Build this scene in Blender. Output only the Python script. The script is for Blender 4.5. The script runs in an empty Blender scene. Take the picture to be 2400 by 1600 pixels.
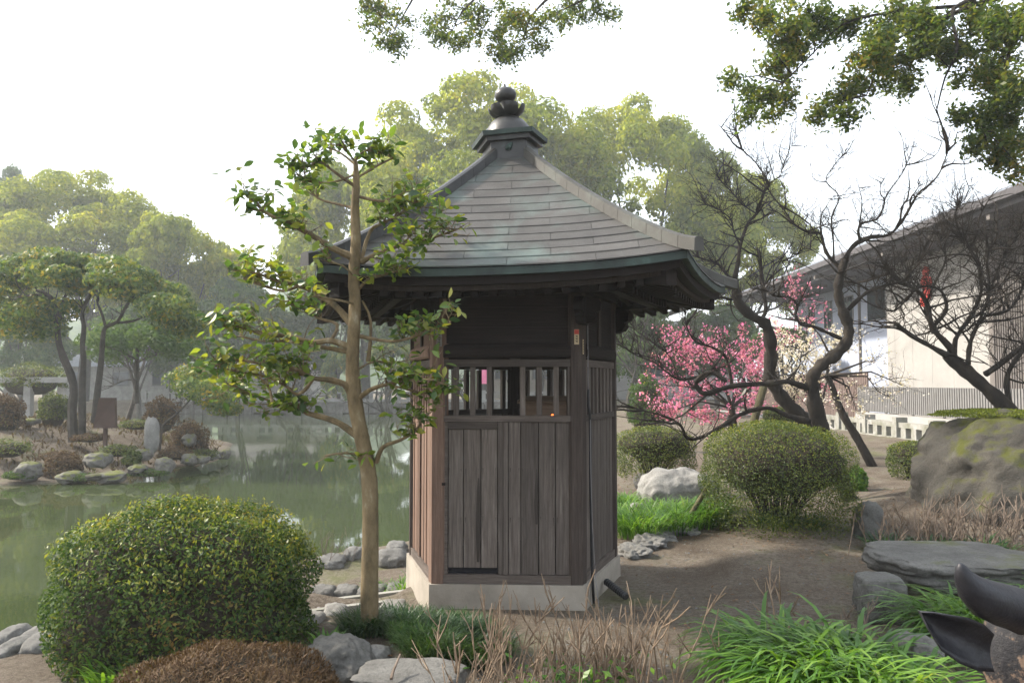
import bpy, bmesh, math, random
import numpy as np
from mathutils import Vector, Matrix, noise

# ------------------------------------------------------------------ camera, sky, sun, exposure
sc = bpy.context.scene
C = sc.collection
F_PX, CAM_Z, PITCH = 1900.0, 1.673, 0.0505
cam_d = bpy.data.cameras.new('camera'); cam = bpy.data.objects.new('camera', cam_d); C.objects.link(cam)
cam_d.sensor_width = 36; cam_d.lens = 36 * F_PX / 2400; cam_d.clip_start = .05; cam_d.clip_end = 2000
cam.location = (0, 0, CAM_Z); cam.rotation_euler = (math.pi / 2 + PITCH, 0, 0)
sc.camera = cam

SUN = Vector((-0.74, 0.20, 0.62)).normalized()
world = bpy.data.worlds.new('World'); sc.world = world; world.use_nodes = True
wn = world.node_tree; wn.nodes.clear()
sky = wn.nodes.new('ShaderNodeTexSky'); sky.sky_type = 'NISHITA'; sky.sun_disc = False
sky.sun_elevation = math.asin(SUN.z); sky.sun_rotation = math.atan2(SUN.x, SUN.y)
sky.air_density = 1.0; sky.dust_density = 4.0; sky.ozone_density = 1.0
b1 = wn.nodes.new('ShaderNodeBackground'); b1.inputs['Strength'].default_value = .06
b2 = wn.nodes.new('ShaderNodeBackground'); b2.inputs['Color'].default_value = (.94, .975, 1, 1); b2.inputs['Strength'].default_value = .62
ad = wn.nodes.new('ShaderNodeAddShader'); wo = wn.nodes.new('ShaderNodeOutputWorld')
wn.links.new(sky.outputs[0], b1.inputs[0]); wn.links.new(b1.outputs[0], ad.inputs[0]); wn.links.new(b2.outputs[0], ad.inputs[1])
wn.links.new(ad.outputs[0], wo.inputs[0])
sl = bpy.data.lights.new('sun', 'SUN'); sl.energy = 3.8; sl.angle = math.radians(3.0); sl.color = (1, .92, .80)
so = bpy.data.objects.new('sun', sl); C.objects.link(so); so.rotation_euler = SUN.to_track_quat('Z', 'Y').to_euler(); so.location = (-20, 5, 30)
sc.view_settings.view_transform = 'Standard'; sc.view_settings.look = 'None'; sc.view_settings.gamma = 1
sc.view_settings.exposure = 1.28; sc.view_settings.use_curve_mapping = False
HAZE = .0014
sc.cycles.use_denoising = True
sc.cycles.max_bounces = 6; sc.cycles.diffuse_bounces = 3; sc.cycles.glossy_bounces = 3; sc.cycles.transmission_bounces = 4
sc.cycles.volume_bounces = 1; sc.cycles.transparent_max_bounces = 4
sc.cycles.use_adaptive_sampling = True; sc.cycles.adaptive_threshold = .02

# ------------------------------------------------------------------ helpers
cP, sP = math.cos(PITCH), math.sin(PITCH)
def at(px, py, Y):
    """point of the place seen at pixel (px, py) of the 2400x1600 frame, at distance Y along +Y"""
    a, b = (px - 1200) / F_PX, (800 - py) / F_PX
    d = Vector((a, cP - b * sP, sP + b * cP)); d *= Y / d.y
    return Vector((d.x, Y, CAM_Z + d.z))
def gnd(px, py, z=0.0):
    a, b = (px - 1200) / F_PX, (800 - py) / F_PX
    d = Vector((a, cP - b * sP, sP + b * cP)); t = (z - CAM_Z) / d.z
    return Vector((d.x * t, d.y * t, z))
K = 2400 / 2352
ORG = {}
def org(o): return ORG.get(o.name, Vector((0, 0, 0)))
def tag(o, label, cat, group=None, kind=None):
    if label: o['label'] = label
    if cat: o['category'] = cat
    if group: o['group'] = group
    if kind: o['kind'] = kind
    return o
def thing(name, label, cat, loc=(0, 0, 0), group=None):
    o = bpy.data.objects.new(name, None); C.objects.link(o); o.location = loc; o.empty_display_size = .2
    ORG[o.name] = Vector(loc)
    return tag(o, label, cat, group)
def link(name, me, mat, parent=None, base=None, smooth=False):
    o = bpy.data.objects.new(name, me); C.objects.link(o)
    if mat and not me.materials: me.materials.append(mat)
    if parent is not None:
        o.parent = parent; ORG[o.name] = org(parent)
    elif base is not None:
        o.location = base; ORG[o.name] = Vector(base)
    if smooth: me.polygons.foreach_set('use_smooth', [True] * len(me.polygons))
    return o
class MB:
    """collects faces in world coordinates; build() makes one mesh object, its origin at its thing's base"""
    def __init__(s): s.v = []; s.f = []; s.n = 0
    def add(s, vs, fs):
        b = s.n; s.v.extend([tuple(v) for v in vs]); s.f.extend([tuple(i + b for i in f) for f in fs]); s.n += len(vs)
    def box(s, c, size, M=None, bev=0):
        x, y, z = size[0] / 2, size[1] / 2, size[2] / 2
        vs = [Vector(p) for p in ((-x,-y,-z),(x,-y,-z),(x,y,-z),(-x,y,-z),(-x,-y,z),(x,-y,z),(x,y,z),(-x,y,z))]
        if M is not None: vs = [M @ v for v in vs]
        c = Vector(c); s.add([v + c for v in vs], BOXF)
    def hexa(s, vs): s.add(vs, BOXF)      # eight corners: bottom ring then top ring
    def tube(s, pts, rad, n=6, cap=True):
        pts = [Vector(p) for p in pts]; m = len(pts)
        if m < 2: return
        rad = list(rad) if hasattr(rad, '__len__') else [rad] * m
        t0 = (pts[1] - pts[0]).normalized(); up = Vector((0, 0, 1)) if abs(t0.z) < .9 else Vector((1, 0, 0))
        u = t0.cross(up).normalized(); vs = []
        for i, p in enumerate(pts):
            t = (pts[min(i + 1, m - 1)] - pts[max(i - 1, 0)])
            if t.length < 1e-9: t = t0.copy()
            t.normalize(); u = (u - t * u.dot(t))
            if u.length < 1e-6: u = t.orthogonal()
            u.normalize(); w = t.cross(u)
            for k in range(n):
                a = 2 * math.pi * k / n
                vs.append(p + (u * math.cos(a) + w * math.sin(a)) * rad[i])
        fs = [(i*n+k, i*n+(k+1)%n, (i+1)*n+(k+1)%n, (i+1)*n+k) for i in range(m-1) for k in range(n)]
        if cap: fs += [tuple(reversed(range(n))), tuple(range((m-1)*n, m*n))]
        s.add(vs, fs)
    def lathe(s, c, prof, n=20, M=None, lob=None):
        vs = []
        for r, z in prof:
            for k in range(n):
                a = 2 * math.pi * k / n; v = Vector((r * math.cos(a), r * math.sin(a), z))
                vs.append((M @ v if M is not None else v) + Vector(c))
        m = len(prof)
        fs = [(i*n+k, i*n+(k+1)%n, (i+1)*n+(k+1)%n, (i+1)*n+k) for i in range(m-1) for k in range(n)]
        fs += [tuple(reversed(range(n))), tuple(range((m-1)*n, m*n))]
        s.add(vs, fs)
    def build(s, name, mat, parent=None, base=None, smooth=False):
        o0 = org(parent) if parent is not None else Vector(base if base is not None else (0, 0, 0))
        me = bpy.data.meshes.new(name)
        me.from_pydata([(v[0]-o0.x, v[1]-o0.y, v[2]-o0.z) for v in s.v], [], s.f); me.update()
        return link(name, me, mat, parent, base, smooth)
BOXF = [(0,3,2,1),(4,5,6,7),(0,1,5,4),(1,2,6,5),(2,3,7,6),(3,0,4,7)]
def npmesh(name, V, Fq, mat, parent=None, base=None, smooth=False):
    o0 = org(parent) if parent is not None else Vector(base if base is not None else (0, 0, 0))
    V = np.asarray(V, np.float32) - np.array(o0, np.float32); Fq = np.asarray(Fq, np.int32)
    me = bpy.data.meshes.new(name); me.vertices.add(len(V)); me.vertices.foreach_set('co', V.ravel())
    k = Fq.shape[1]; me.loops.add(Fq.size); me.loops.foreach_set('vertex_index', Fq.ravel())
    me.polygons.add(len(Fq)); me.polygons.foreach_set('loop_start', np.arange(0, Fq.size, k, dtype=np.int32))
    me.polygons.foreach_set('loop_total', np.full(len(Fq), k, np.int32)); me.update(calc_edges=True); me.validate()
    return link(name, me, mat, parent, base, smooth)
def nrm(a): return a / np.maximum(np.linalg.norm(a, axis=1, keepdims=True), 1e-9)
def leafcloud(P, N, L, W, rng, spread=.8, up=0.0, fold=.12, axis=None, axw=0.0):
    """kite leaves at P whose faces turn towards N with some spread"""
    n = len(P); nn = nrm(N + rng.normal(0, spread, (n, 3)) + np.array([0, 0, up]))
    a = rng.normal(0, 1, (n, 3))
    if axis is not None: a = a * (1 - axw) + axis * axw * 2
    a = nrm(a - nn * (a * nn).sum(1, keepdims=True)); b = np.cross(nn, a)
    s = rng.uniform(.65, 1.3, (n, 1)); l = L * s; w = W * s * rng.uniform(.8, 1.2, (n, 1))
    V = np.stack([P - a*l*.5, P + b*w*.5 + a*l*.05 + nn*w*fold, P + a*l*.5, P - b*w*.5 + a*l*.05 + nn*w*fold], 1).reshape(-1, 3)
    return V, np.arange(4*n).reshape(-1, 4)
def rdirs(n, rng): return nrm(rng.normal(0, 1, (n, 3)))

# ------------------------------------------------------------------ materials
MATS = {}
def newmat(name):
    m = bpy.data.materials.new(name); m.use_nodes = True; m.node_tree.nodes.clear(); MATS[name] = m
    return m, m.node_tree
def nd(nt, t, **kw):
    n = nt.nodes.new(t)
    for k, v in kw.items(): setattr(n, k, v)
    return n
def noise_n(nt, scale, detail=6, rough=.6, vec=None, dist=0):
    n = nd(nt, 'ShaderNodeTexNoise'); n.inputs['Scale'].default_value = scale; n.inputs['Detail'].default_value = detail
    n.inputs['Roughness'].default_value = rough; n.inputs['Distortion'].default_value = dist
    if vec is not None: nt.links.new(vec, n.inputs['Vector'])
    return n.outputs['Fac']
def ramp(nt, fac, stops):
    r = nd(nt, 'ShaderNodeValToRGB'); cr = r.color_ramp
    while len(cr.elements) < len(stops): cr.elements.new(.5)
    for e, (p, c) in zip(cr.elements, stops):
        e.position = p; e.color = (*c, 1) if len(c) == 3 else c
    nt.links.new(fac, r.inputs[0]); return r.outputs[0]
def mixc(nt, fac, a, b, mode='MIX'):
    m = nd(nt, 'ShaderNodeMix', data_type='RGBA', blend_type=mode)
    for s, v in ((m.inputs[0], fac), (m.inputs[6], a), (m.inputs[7], b)):
        if hasattr(v, 'is_linked'): nt.links.new(v, s)
        elif isinstance(v, (int, float)): s.default_value = v
        else: s.default_value = (*v, 1)
    return m.outputs[2]
def coords(nt, scale=(1, 1, 1), kind='Object'):
    tc = nd(nt, 'ShaderNodeTexCoord'); mp = nd(nt, 'ShaderNodeMapping'); mp.inputs['Scale'].default_value = scale
    nt.links.new(tc.outputs[kind], mp.inputs[0]); return mp.outputs[0]
def bump(nt, h, strength, dist=.02):
    b = nd(nt, 'ShaderNodeBump'); b.inputs['Strength'].default_value = strength; b.inputs['Distance'].default_value = dist
    nt.links.new(h, b.inputs['Height']); return b.outputs[0]
def finish(nt, col, rough=.8, nor=None, metal=0, spec=.4):
    p = nd(nt, 'ShaderNodeBsdfPrincipled'); o = nd(nt, 'ShaderNodeOutputMaterial')
    if hasattr(col, 'is_linked'): nt.links.new(col, p.inputs['Base Color'])
    else: p.inputs['Base Color'].default_value = (*col, 1)
    if hasattr(rough, 'is_linked'): nt.links.new(rough, p.inputs['Roughness'])
    else: p.inputs['Roughness'].default_value = rough
    p.inputs['Metallic'].default_value = metal; p.inputs['Specular IOR Level'].default_value = spec
    if nor is not None: nt.links.new(nor, p.inputs['Normal'])
    nt.links.new(p.outputs[0], o.inputs[0]); return p
def simple(name, stops, scale=4, rough=.8, bs=.4, bscale=30, vscale=(1, 1, 1), spec=.35, bd=.01, metal=0):
    m, nt = newmat(name); v = coords(nt, vscale)
    c = ramp(nt, noise_n(nt, scale, 8, .62, v), stops)
    nor = bump(nt, noise_n(nt, bscale, 6, .65, v), bs, bd) if bs else None
    finish(nt, c, rough, nor, metal, spec); return m
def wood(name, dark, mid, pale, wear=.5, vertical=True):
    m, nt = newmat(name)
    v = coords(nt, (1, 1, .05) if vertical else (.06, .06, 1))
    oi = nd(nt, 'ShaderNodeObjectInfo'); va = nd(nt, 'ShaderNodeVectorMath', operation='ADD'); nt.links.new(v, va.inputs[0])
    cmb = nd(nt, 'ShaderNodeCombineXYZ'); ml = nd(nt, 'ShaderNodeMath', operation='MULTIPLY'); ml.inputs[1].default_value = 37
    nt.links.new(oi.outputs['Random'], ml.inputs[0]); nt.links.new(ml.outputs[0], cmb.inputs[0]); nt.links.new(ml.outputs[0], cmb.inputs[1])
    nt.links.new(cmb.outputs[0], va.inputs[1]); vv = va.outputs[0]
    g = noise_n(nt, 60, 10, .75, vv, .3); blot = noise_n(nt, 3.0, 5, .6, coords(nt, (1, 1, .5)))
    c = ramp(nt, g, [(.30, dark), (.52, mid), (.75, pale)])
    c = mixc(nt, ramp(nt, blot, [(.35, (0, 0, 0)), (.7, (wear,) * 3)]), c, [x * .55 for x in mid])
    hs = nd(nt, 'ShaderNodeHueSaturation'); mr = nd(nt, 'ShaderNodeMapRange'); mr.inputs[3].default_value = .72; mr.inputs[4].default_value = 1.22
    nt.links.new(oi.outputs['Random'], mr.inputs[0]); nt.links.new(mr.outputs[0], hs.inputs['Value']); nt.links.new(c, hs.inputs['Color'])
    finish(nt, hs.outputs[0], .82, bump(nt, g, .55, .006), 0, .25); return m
def leafmat(name, stops, trans=.45, rough=.45, spec=.35, tcol=1.25, rnd=.65, bigw=.9, bigs=.9):
    m, nt = newmat(name); g = nd(nt, 'ShaderNodeNewGeometry')
    big = noise_n(nt, bigs, 3, .5, coords(nt, (1, 1, 1)))
    r = nd(nt, 'ShaderNodeMath', operation='MULTIPLY_ADD'); r.inputs[1].default_value = rnd
    nt.links.new(g.outputs['Random Per Island'], r.inputs[0])
    m2 = nd(nt, 'ShaderNodeMath', operation='MULTIPLY_ADD'); m2.inputs[1].default_value = bigw; m2.inputs[2].default_value = .5 - rnd / 2 - bigw / 2
    nt.links.new(big, m2.inputs[0]); nt.links.new(m2.outputs[0], r.inputs[2])
    c = ramp(nt, r.outputs[0], stops)
    p = nd(nt, 'ShaderNodeBsdfPrincipled'); p.inputs['Roughness'].default_value = rough; p.inputs['Specular IOR Level'].default_value = spec
    nt.links.new(c, p.inputs['Base Color'])
    t = nd(nt, 'ShaderNodeBsdfTranslucent'); br = mixc(nt, 1.0, c, (tcol * 1.15, tcol * 1.1, tcol * .6), 'MULTIPLY'); nt.links.new(br, t.inputs[0])
    mx = nd(nt, 'ShaderNodeMixShader'); mx.inputs[0].default_value = trans
    nt.links.new(p.outputs[0], mx.inputs[1]); nt.links.new(t.outputs[0], mx.inputs[2])
    o = nd(nt, 'ShaderNodeOutputMaterial'); nt.links.new(mx.outputs[0], o.inputs[0]); return m
def rockmat(name, stops, moss=None, mosslim=(.55, .7), scale=3, bscale=14, bs=.7):
    m, nt = newmat(name); v = coords(nt)
    c = ramp(nt, noise_n(nt, scale, 9, .68, v), stops)
    sp = noise_n(nt, 55, 4, .7, v); c = mixc(nt, ramp(nt, sp, [(.45, (0,)*3), (.7, (.5,)*3)]), c, [x * .5 for x in stops[0][1]])
    if moss:
        g = nd(nt, 'ShaderNodeNewGeometry'); sx = nd(nt, 'ShaderNodeSeparateXYZ'); nt.links.new(g.outputs['Normal'], sx.inputs[0])
        ma = nd(nt, 'ShaderNodeMath', operation='MULTIPLY_ADD'); ma.inputs[1].default_value = .22; nt.links.new(sx.outputs[2], ma.inputs[0])
        nt.links.new(noise_n(nt, 2.3, 8, .7, v), ma.inputs[2])
        c = mixc(nt, ramp(nt, ma.outputs[0], [(mosslim[0], (0,)*3), (mosslim[1], (1,)*3)]), c, moss)
    ha = nd(nt, 'ShaderNodeMath', operation='MULTIPLY_ADD'); ha.inputs[1].default_value = .35; nt.links.new(noise_n(nt, 70, 6, .75, v), ha.inputs[0]); nt.links.new(noise_n(nt, bscale, 10, .72, v, .6), ha.inputs[2]); h = ha.outputs[0]
    finish(nt, c, .88, bump(nt, h, bs, .03), 0, .25); return m

M_wood = wood('weathered_wood', (.042, .033, .027), (.118, .097, .084), (.215, .188, .168))
M_woodlit = wood('sunlit_weathered_wood', (.085, .050, .036), (.17, .108, .080), (.25, .175, .135))  # left-face wood: the sun's bright reddish tone is put into the colour
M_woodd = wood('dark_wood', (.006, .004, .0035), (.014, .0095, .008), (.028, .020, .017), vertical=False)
M_woodp = wood('dark_post_wood', (.022, .016, .013), (.050, .038, .032), (.092, .074, .064))
M_woodh = wood('weathered_rail_wood', (.045, .034, .028), (.090, .073, .063), (.15, .126, .112), vertical=False)
M_box = wood('pale_box_wood', (.13, .085, .055), (.24, .165, .11), (.32, .24, .17), vertical=False)
def copper():
    m, nt = newmat('aged_copper_sheet'); v = coords(nt); oi = nd(nt, 'ShaderNodeObjectInfo')
    base = ramp(nt, noise_n(nt, 2.2, 8, .65, v), [(.3, (.040, .037, .034)), (.55, (.064, .060, .055)), (.8, (.094, .089, .083))])
    spk = ramp(nt, noise_n(nt, 70, 4, .75, v), [(.60, (0,)*3), (.72, (.55,)*3)])
    c = mixc(nt, spk, base, (.20, .205, .195))
    ver = ramp(nt, noise_n(nt, 1.7, 7, .6, v, .4), [(.50, (0,)*3), (.72, (.6,)*3)])
    c = mixc(nt, ver, c, (.125, .185, .165))
    hs = nd(nt, 'ShaderNodeHueSaturation'); mr = nd(nt, 'ShaderNodeMapRange'); mr.inputs[3].default_value = .82; mr.inputs[4].default_value = 1.15
    nt.links.new(oi.outputs['Random'], mr.inputs[0]); nt.links.new(mr.outputs[0], hs.inputs['Value']); nt.links.new(c, hs.inputs['Color'])
    finish(nt, hs.outputs[0], .62, bump(nt, noise_n(nt, 9, 8, .7, v), .25, .01), .15, .45); return m
M_copper = copper()
M_ridge = simple('weathered_ridge_copper', [(.3, (.034, .033, .029)), (.5, (.055, .053, .047)), (.64, (.075, .080, .070)), (.8, (.075, .13, .108))], 3, .65, .3, 25)
M_green = simple('green_copper_edge', [(.35, (.014, .020, .018)), (.60, (.030, .050, .043)), (.82, (.09, .15, .125))], 5, .6, .3, 30)
M_dcop = simple('dark_copper', [(.3, (.018, .017, .017)), (.6, (.034, .034, .033)), (.82, (.065, .085, .076))], 5, .42, .2, 25, metal=.3, spec=.5)
M_conc = simple('plaster_plinth', [(.3, (.20, .178, .148)), (.6, (.30, .27, .228)), (.8, (.38, .345, .295))], 3, .9, .35, 40)
M_gapshade = simple('gap_shade_black', [(.3, (.004, .004, .006)), (.7, (.008, .008, .012))], 3, .9, 0)  # near-black colour standing in for shade in the door gap
M_paper = simple('old_paper', [(.3, (.42, .33, .20)), (.7, (.52, .43, .28))], 8, .9, 0)
M_red = simple('red_print', [(.3, (.33, .04, .03)), (.7, (.42, .07, .05))], 8, .9, 0)
M_ink = simple('ink', [(.3, (.03, .028, .02)), (.7, (.05, .045, .03))], 8, .9, 0)
M_grey = simple('grey_paper', [(.3, (.16, .155, .15)), (.7, (.22, .215, .20))], 8, .9, 0)
M_black = simple('black_rubber', [(.3, (.012, .012, .013)), (.7, (.025, .025, .027))], 8, .5, .1, 30)
M_hose = simple('grey_hose', [(.3, (.13, .12, .12)), (.7, (.20, .19, .19))], 8, .6, 0)
M_bark_c = simple('pale_smooth_bark', [(.28, (.050, .042, .022)), (.46, (.125, .092, .048)), (.60, (.175, .132, .072)), (.74, (.30, .26, .18))], 13, .9, .8, 45, (1, 1, .45), bd=.012)
M_bark = simple('dark_plum_bark', [(.3, (.010, .008, .006)), (.55, (.026, .020, .015)), (.74, (.055, .045, .030)), (.86, (.07, .075, .030))], 6, .95, .9, 35, (1, 1, .6), bd=.02)
M_barkm = simple('mossy_plum_bark', [(.3, (.028, .024, .014)), (.52, (.07, .062, .030)), (.75, (.13, .125, .05))], 5, .95, .9, 30, (1, 1, .6), bd=.02)
M_barkf = simple('far_bark', [(.3, (.025, .021, .018)), (.6, (.06, .052, .043)), (.8, (.09, .09, .06))], 4, .95, .5, 12)
M_twig = simple('tan_twigs', [(.3, (.10, .066, .043)), (.55, (.20, .145, .098)), (.8, (.33, .265, .195))], 14, .85, 0)
M_twigd = simple('dry_grey_twigs', [(.3, (.085, .062, .046)), (.7, (.19, .148, .115))], 14, .85, 0)
M_leafcam = leafmat('camellia_leaf', [(.15, (.030, .066, .018)), (.42, (.075, .135, .022)), (.68, (.145, .205, .030)), (.98, (.27, .25, .03))], .5, .42, .3)
M_hedge = leafmat('hedge_leaf', [(.12, (.018, .046, .014)), (.45, (.048, .092, .022)), (.74, (.100, .145, .032)), (.97, (.24, .13, .04))], .35, .58, .2)
M_younglit = leafmat('sunlit_young_leaf', [(.1, (.075, .12, .018)), (.5, (.14, .175, .026)), (.85, (.24, .22, .035)), (.97, (.30, .14, .05))], .45, .45, .3)  # paler new growth, with light on the shrub tops mixed into the colour
M_azal = leafmat('azalea_leaf', [(.12, (.026, .046, .012)), (.5, (.068, .098, .018)), (.85, (.145, .165, .028)), (.97, (.14, .10, .03))], .35, .5)
M_brown = leafmat('brown_clipped_leaf', [(.1, (.040, .024, .014)), (.5, (.095, .060, .036)), (.85, (.15, .105, .06)), (.97, (.14, .17, .03))], .2, .7, .1)
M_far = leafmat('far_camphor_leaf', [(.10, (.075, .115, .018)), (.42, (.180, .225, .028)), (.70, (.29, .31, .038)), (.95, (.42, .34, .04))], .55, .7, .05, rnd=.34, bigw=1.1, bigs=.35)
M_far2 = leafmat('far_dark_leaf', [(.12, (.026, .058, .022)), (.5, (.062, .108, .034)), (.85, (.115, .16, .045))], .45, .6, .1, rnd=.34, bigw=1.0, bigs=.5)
M_isl = leafmat('island_tree_leaf', [(.15, (.040, .080, .025)), (.48, (.090, .145, .035)), (.72, (.16, .19, .035)), (.95, (.36, .26, .03))], .45, .5, .3)
M_over = leafmat('overhead_camphor_leaf', [(.12, (.030, .060, .016)), (.5, (.075, .115, .024)), (.8, (.15, .16, .03)), (.95, (.25, .15, .03))], .58, .4, .3)
M_grass = leafmat('lush_grass_blade', [(.12, (.032, .085, .014)), (.5, (.080, .19, .020)), (.85, (.18, .31, .036)), (.97, (.26, .24, .07))], .42, .35, .45)
M_grassd = leafmat('mondo_grass_blade', [(.12, (.014, .042, .014)), (.5, (.030, .075, .022)), (.9, (.075, .125, .030))], .35, .4, .4)
M_pink = leafmat('pink_blossom', [(.1, (.45, .11, .24)), (.5, (.62, .21, .38)), (.9, (.72, .40, .53))], .4, .7, .1, 1.0)
M_white = leafmat('white_blossom', [(.1, (.55, .47, .46)), (.5, (.72, .67, .63)), (.9, (.80, .77, .74))], .4, .7, .1, 1.0)
M_cover = leafmat('dead_ground_cover', [(.1, (.045, .028, .018)), (.45, (.085, .058, .034)), (.7, (.11, .085, .04)), (.95, (.10, .115, .03))], .2, .8, .1)
M_litter = leafmat('fallen_leaf', [(.1, (.07, .042, .026)), (.5, (.14, .085, .05)), (.9, (.24, .16, .10))], .1, .8, .1)
M_rock = rockmat('grey_rock', [(.3, (.085, .082, .076)), (.55, (.165, .162, .152)), (.8, (.27, .265, .255))])
M_rockw = rockmat('pale_granite', [(.3, (.15, .145, .135)), (.55, (.25, .245, .23)), (.8, (.34, .335, .32))])
M_rockm = rockmat('mossy_boulder_rock', [(.3, (.032, .030, .025)), (.55, (.074, .068, .058)), (.8, (.135, .126, .108))], (.070, .075, .014), (.63, .76), 2.2, 10, 1.2)
M_rockd = rockmat('dark_flat_rock', [(.3, (.075, .073, .067)), (.55, (.145, .142, .132)), (.8, (.22, .215, .20))], (.09, .10, .03), (.74, .9))
M_rocki = rockmat('shore_rock', [(.3, (.075, .070, .058)), (.55, (.16, .152, .14)), (.8, (.31, .30, .29))], (.10, .11, .02), (.60, .75), 3, 9)
M_mossgr = leafmat('moss_cushion', [(.1, (.05, .075, .010)), (.9, (.13, .15, .02))], .2, .8, .1)
M_concr = simple('mossy_concrete', [(.3, (.13, .13, .09)), (.55, (.25, .248, .225)), (.8, (.36, .355, .34))], 3, .9, .3, 30)
M_stonef = simple('far_stone', [(.3, (.20, .195, .185)), (.6, (.32, .315, .30)), (.8, (.42, .41, .40))], 2, .9, .3, 12)
M_wallw = simple('white_render', [(.3, (.26, .25, .235)), (.7, (.32, .31, .295))], 1.5, .85, .1, 20)
M_wallshade = simple('shade_blue_render', [(.3, (.33, .37, .47)), (.7, (.40, .44, .54))], 1.5, .85, .1, 20)  # white wall in shade: the bluish cast is put into the colour
M_walld = simple('brown_grey_cladding', [(.3, (.10, .088, .080)), (.7, (.17, .152, .14))], 4, .7, .2, 20, (1, 1, .1))
M_roofd = simple('dark_eaves', [(.3, (.05, .047, .05)), (.7, (.085, .08, .085))], 2, .8, .2, 20)
M_fence = simple('grey_metal_fence', [(.3, (.15, .145, .14)), (.7, (.20, .195, .19))], 4, .55, 0)
M_fenceb = simple('brown_metal_fence', [(.3, (.12, .085, .072)), (.7, (.17, .125, .11))], 4, .6, 0)
M_rust = simple('rust_brown_board', [(.3, (.055, .032, .024)), (.7, (.085, .052, .040))], 3, .75, .2, 20)
M_tileb = simple('blue_grey_tiles', [(.3, (.16, .18, .22)), (.7, (.24, .265, .31))], 5, .7, .3, 20)
def glass(name, col):
    m, nt = newmat(name); finish(nt, col, .06, None, 0, .6); return m
M_glass = glass('dark_window_glass', (.03, .04, .055))
M_sign = simple('red_sign_paint', [(.3, (.55, .045, .03)), (.7, (.65, .07, .05))], 3, .6, 0)
M_yel = simple('yellow_cloth', [(.3, (.62, .40, .03)), (.7, (.70, .48, .05))], 3, .8, 0)
M_magenta = simple('pink_cloth', [(.3, (.60, .12, .25)), (.7, (.70, .20, .33))], 3, .8, 0)
M_wire = simple('wire_black', [(.3, (.02,)*3), (.7, (.03,)*3)], 3, .6, 0)
def bronze():
    m, nt = newmat('peeling_bronze'); v = coords(nt)
    c = ramp(nt, noise_n(nt, 16, 8, .7, v), [(.45, (.006, .006, .009)), (.52, (.022, .020, .021)), (.56, (.15, .10, .07)), (.72, (.22, .165, .12))])
    finish(nt, c, .55, bump(nt, noise_n(nt, 24, 8, .75, v), .7, .012), .1, .4); return m
M_bronze = bronze()
M_bronzed = simple('black_bronze', [(.35, (.008, .008, .011)), (.66, (.018, .018, .024)), (.72, (.035, .034, .038)), (.80, (.15, .11, .085))], 14, .46, .6, 34, metal=.1, spec=.45, bd=.006)
def groundmat():
    m, nt = newmat('garden_soil'); v = coords(nt)
    c = ramp(nt, noise_n(nt, .9, 9, .66, v, .6), [(.32, (.082, .063, .045)), (.48, (.155, .130, .100)), (.62, (.215, .192, .160)), (.74, (.275, .255, .222))])
    fine = noise_n(nt, 26, 8, .75, v)
    c = mixc(nt, ramp(nt, fine, [(.38, (.85,)*3), (.58, (0,)*3)]), c, (.080, .060, .045))
    c = mixc(nt, ramp(nt, noise_n(nt, 130, 3, .6, v), [(.58, (0,)*3), (.68, (.6,)*3)]), c, (.33, .30, .265))
    c = mixc(nt, ramp(nt, noise_n(nt, .9, 7, .65, v, .5), [(.53, (0,)*3), (.64, (.7,)*3)]), c, (.105, .112, .042))
    h = nd(nt, 'ShaderNodeMath', operation='ADD'); nt.links.new(fine, h.inputs[0]); nt.links.new(noise_n(nt, 5, 6, .6, v), h.inputs[1])
    finish(nt, c, .95, bump(nt, h.outputs[0], 1.0, .04), 0, .15); return m
M_ground = groundmat()
def watermat():
    m, nt = newmat('murky_pond_water'); v = coords(nt, (1, 1, 1))
    c = ramp(nt, noise_n(nt, .15, 4, .5, v), [(.35, (.030, .042, .015)), (.65, (.044, .058, .024))])
    p = finish(nt, c, .035, bump(nt, noise_n(nt, 1.6, 4, .55, coords(nt, (1, .6, 1))), .045, .04), 0, .55)
    p.inputs['IOR'].default_value = 1.33; return m
M_water = watermat()

# ------------------------------------------------------------------ ground and water
WZ = -0.50
POND = [(-60, -2), (-14, 3.6), (-8.5, 4.9), (-5.2, 5.7), (-3.95, 6.75), (-3.3, 8.3), (-2.4, 9.6), (-1.4, 10.5), (-.4, 12.0), (.25, 16), (.1, 24), (1.5, 34), (3, 48), (2, 57), (-20, 58), (-60, 60), (-95, 45), (-90, 5)]
ISLE = [(-30, 15.5), (-18, 16.2), (-13, 16.8), (-10.8, 17.3), (-9.6, 18.2), (-8.9, 20.0), (-8.3, 22.6), (-8.8, 25), (-10, 29), (-13, 33), (-20, 36), (-34, 34), (-44, 24)]
def sdist(X, Y, poly):
    d = np.full(X.shape, 1e9); ins = np.zeros(X.shape, bool); n = len(poly)
    for i in range(n):
        (x0, y0), (x1, y1) = poly[i], poly[(i + 1) % n]
        ex, ey = x1 - x0, y1 - y0; t = np.clip(((X - x0) * ex + (Y - y0) * ey) / (ex * ex + ey * ey), 0, 1)
        d = np.minimum(d, np.hypot(X - x0 - t * ex, Y - y0 - t * ey))
        c = ((y0 > Y) != (y1 > Y)); xi = x0 + (Y - y0) * ex / (ey if abs(ey) > 1e-9 else 1e-9)
        ins ^= c & (X < xi)
    return np.where(ins, -d, d)
def sm(x, a, b): t = np.clip((x - a) / (b - a), 0, 1); return t * t * (3 - 2 * t)
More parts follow.
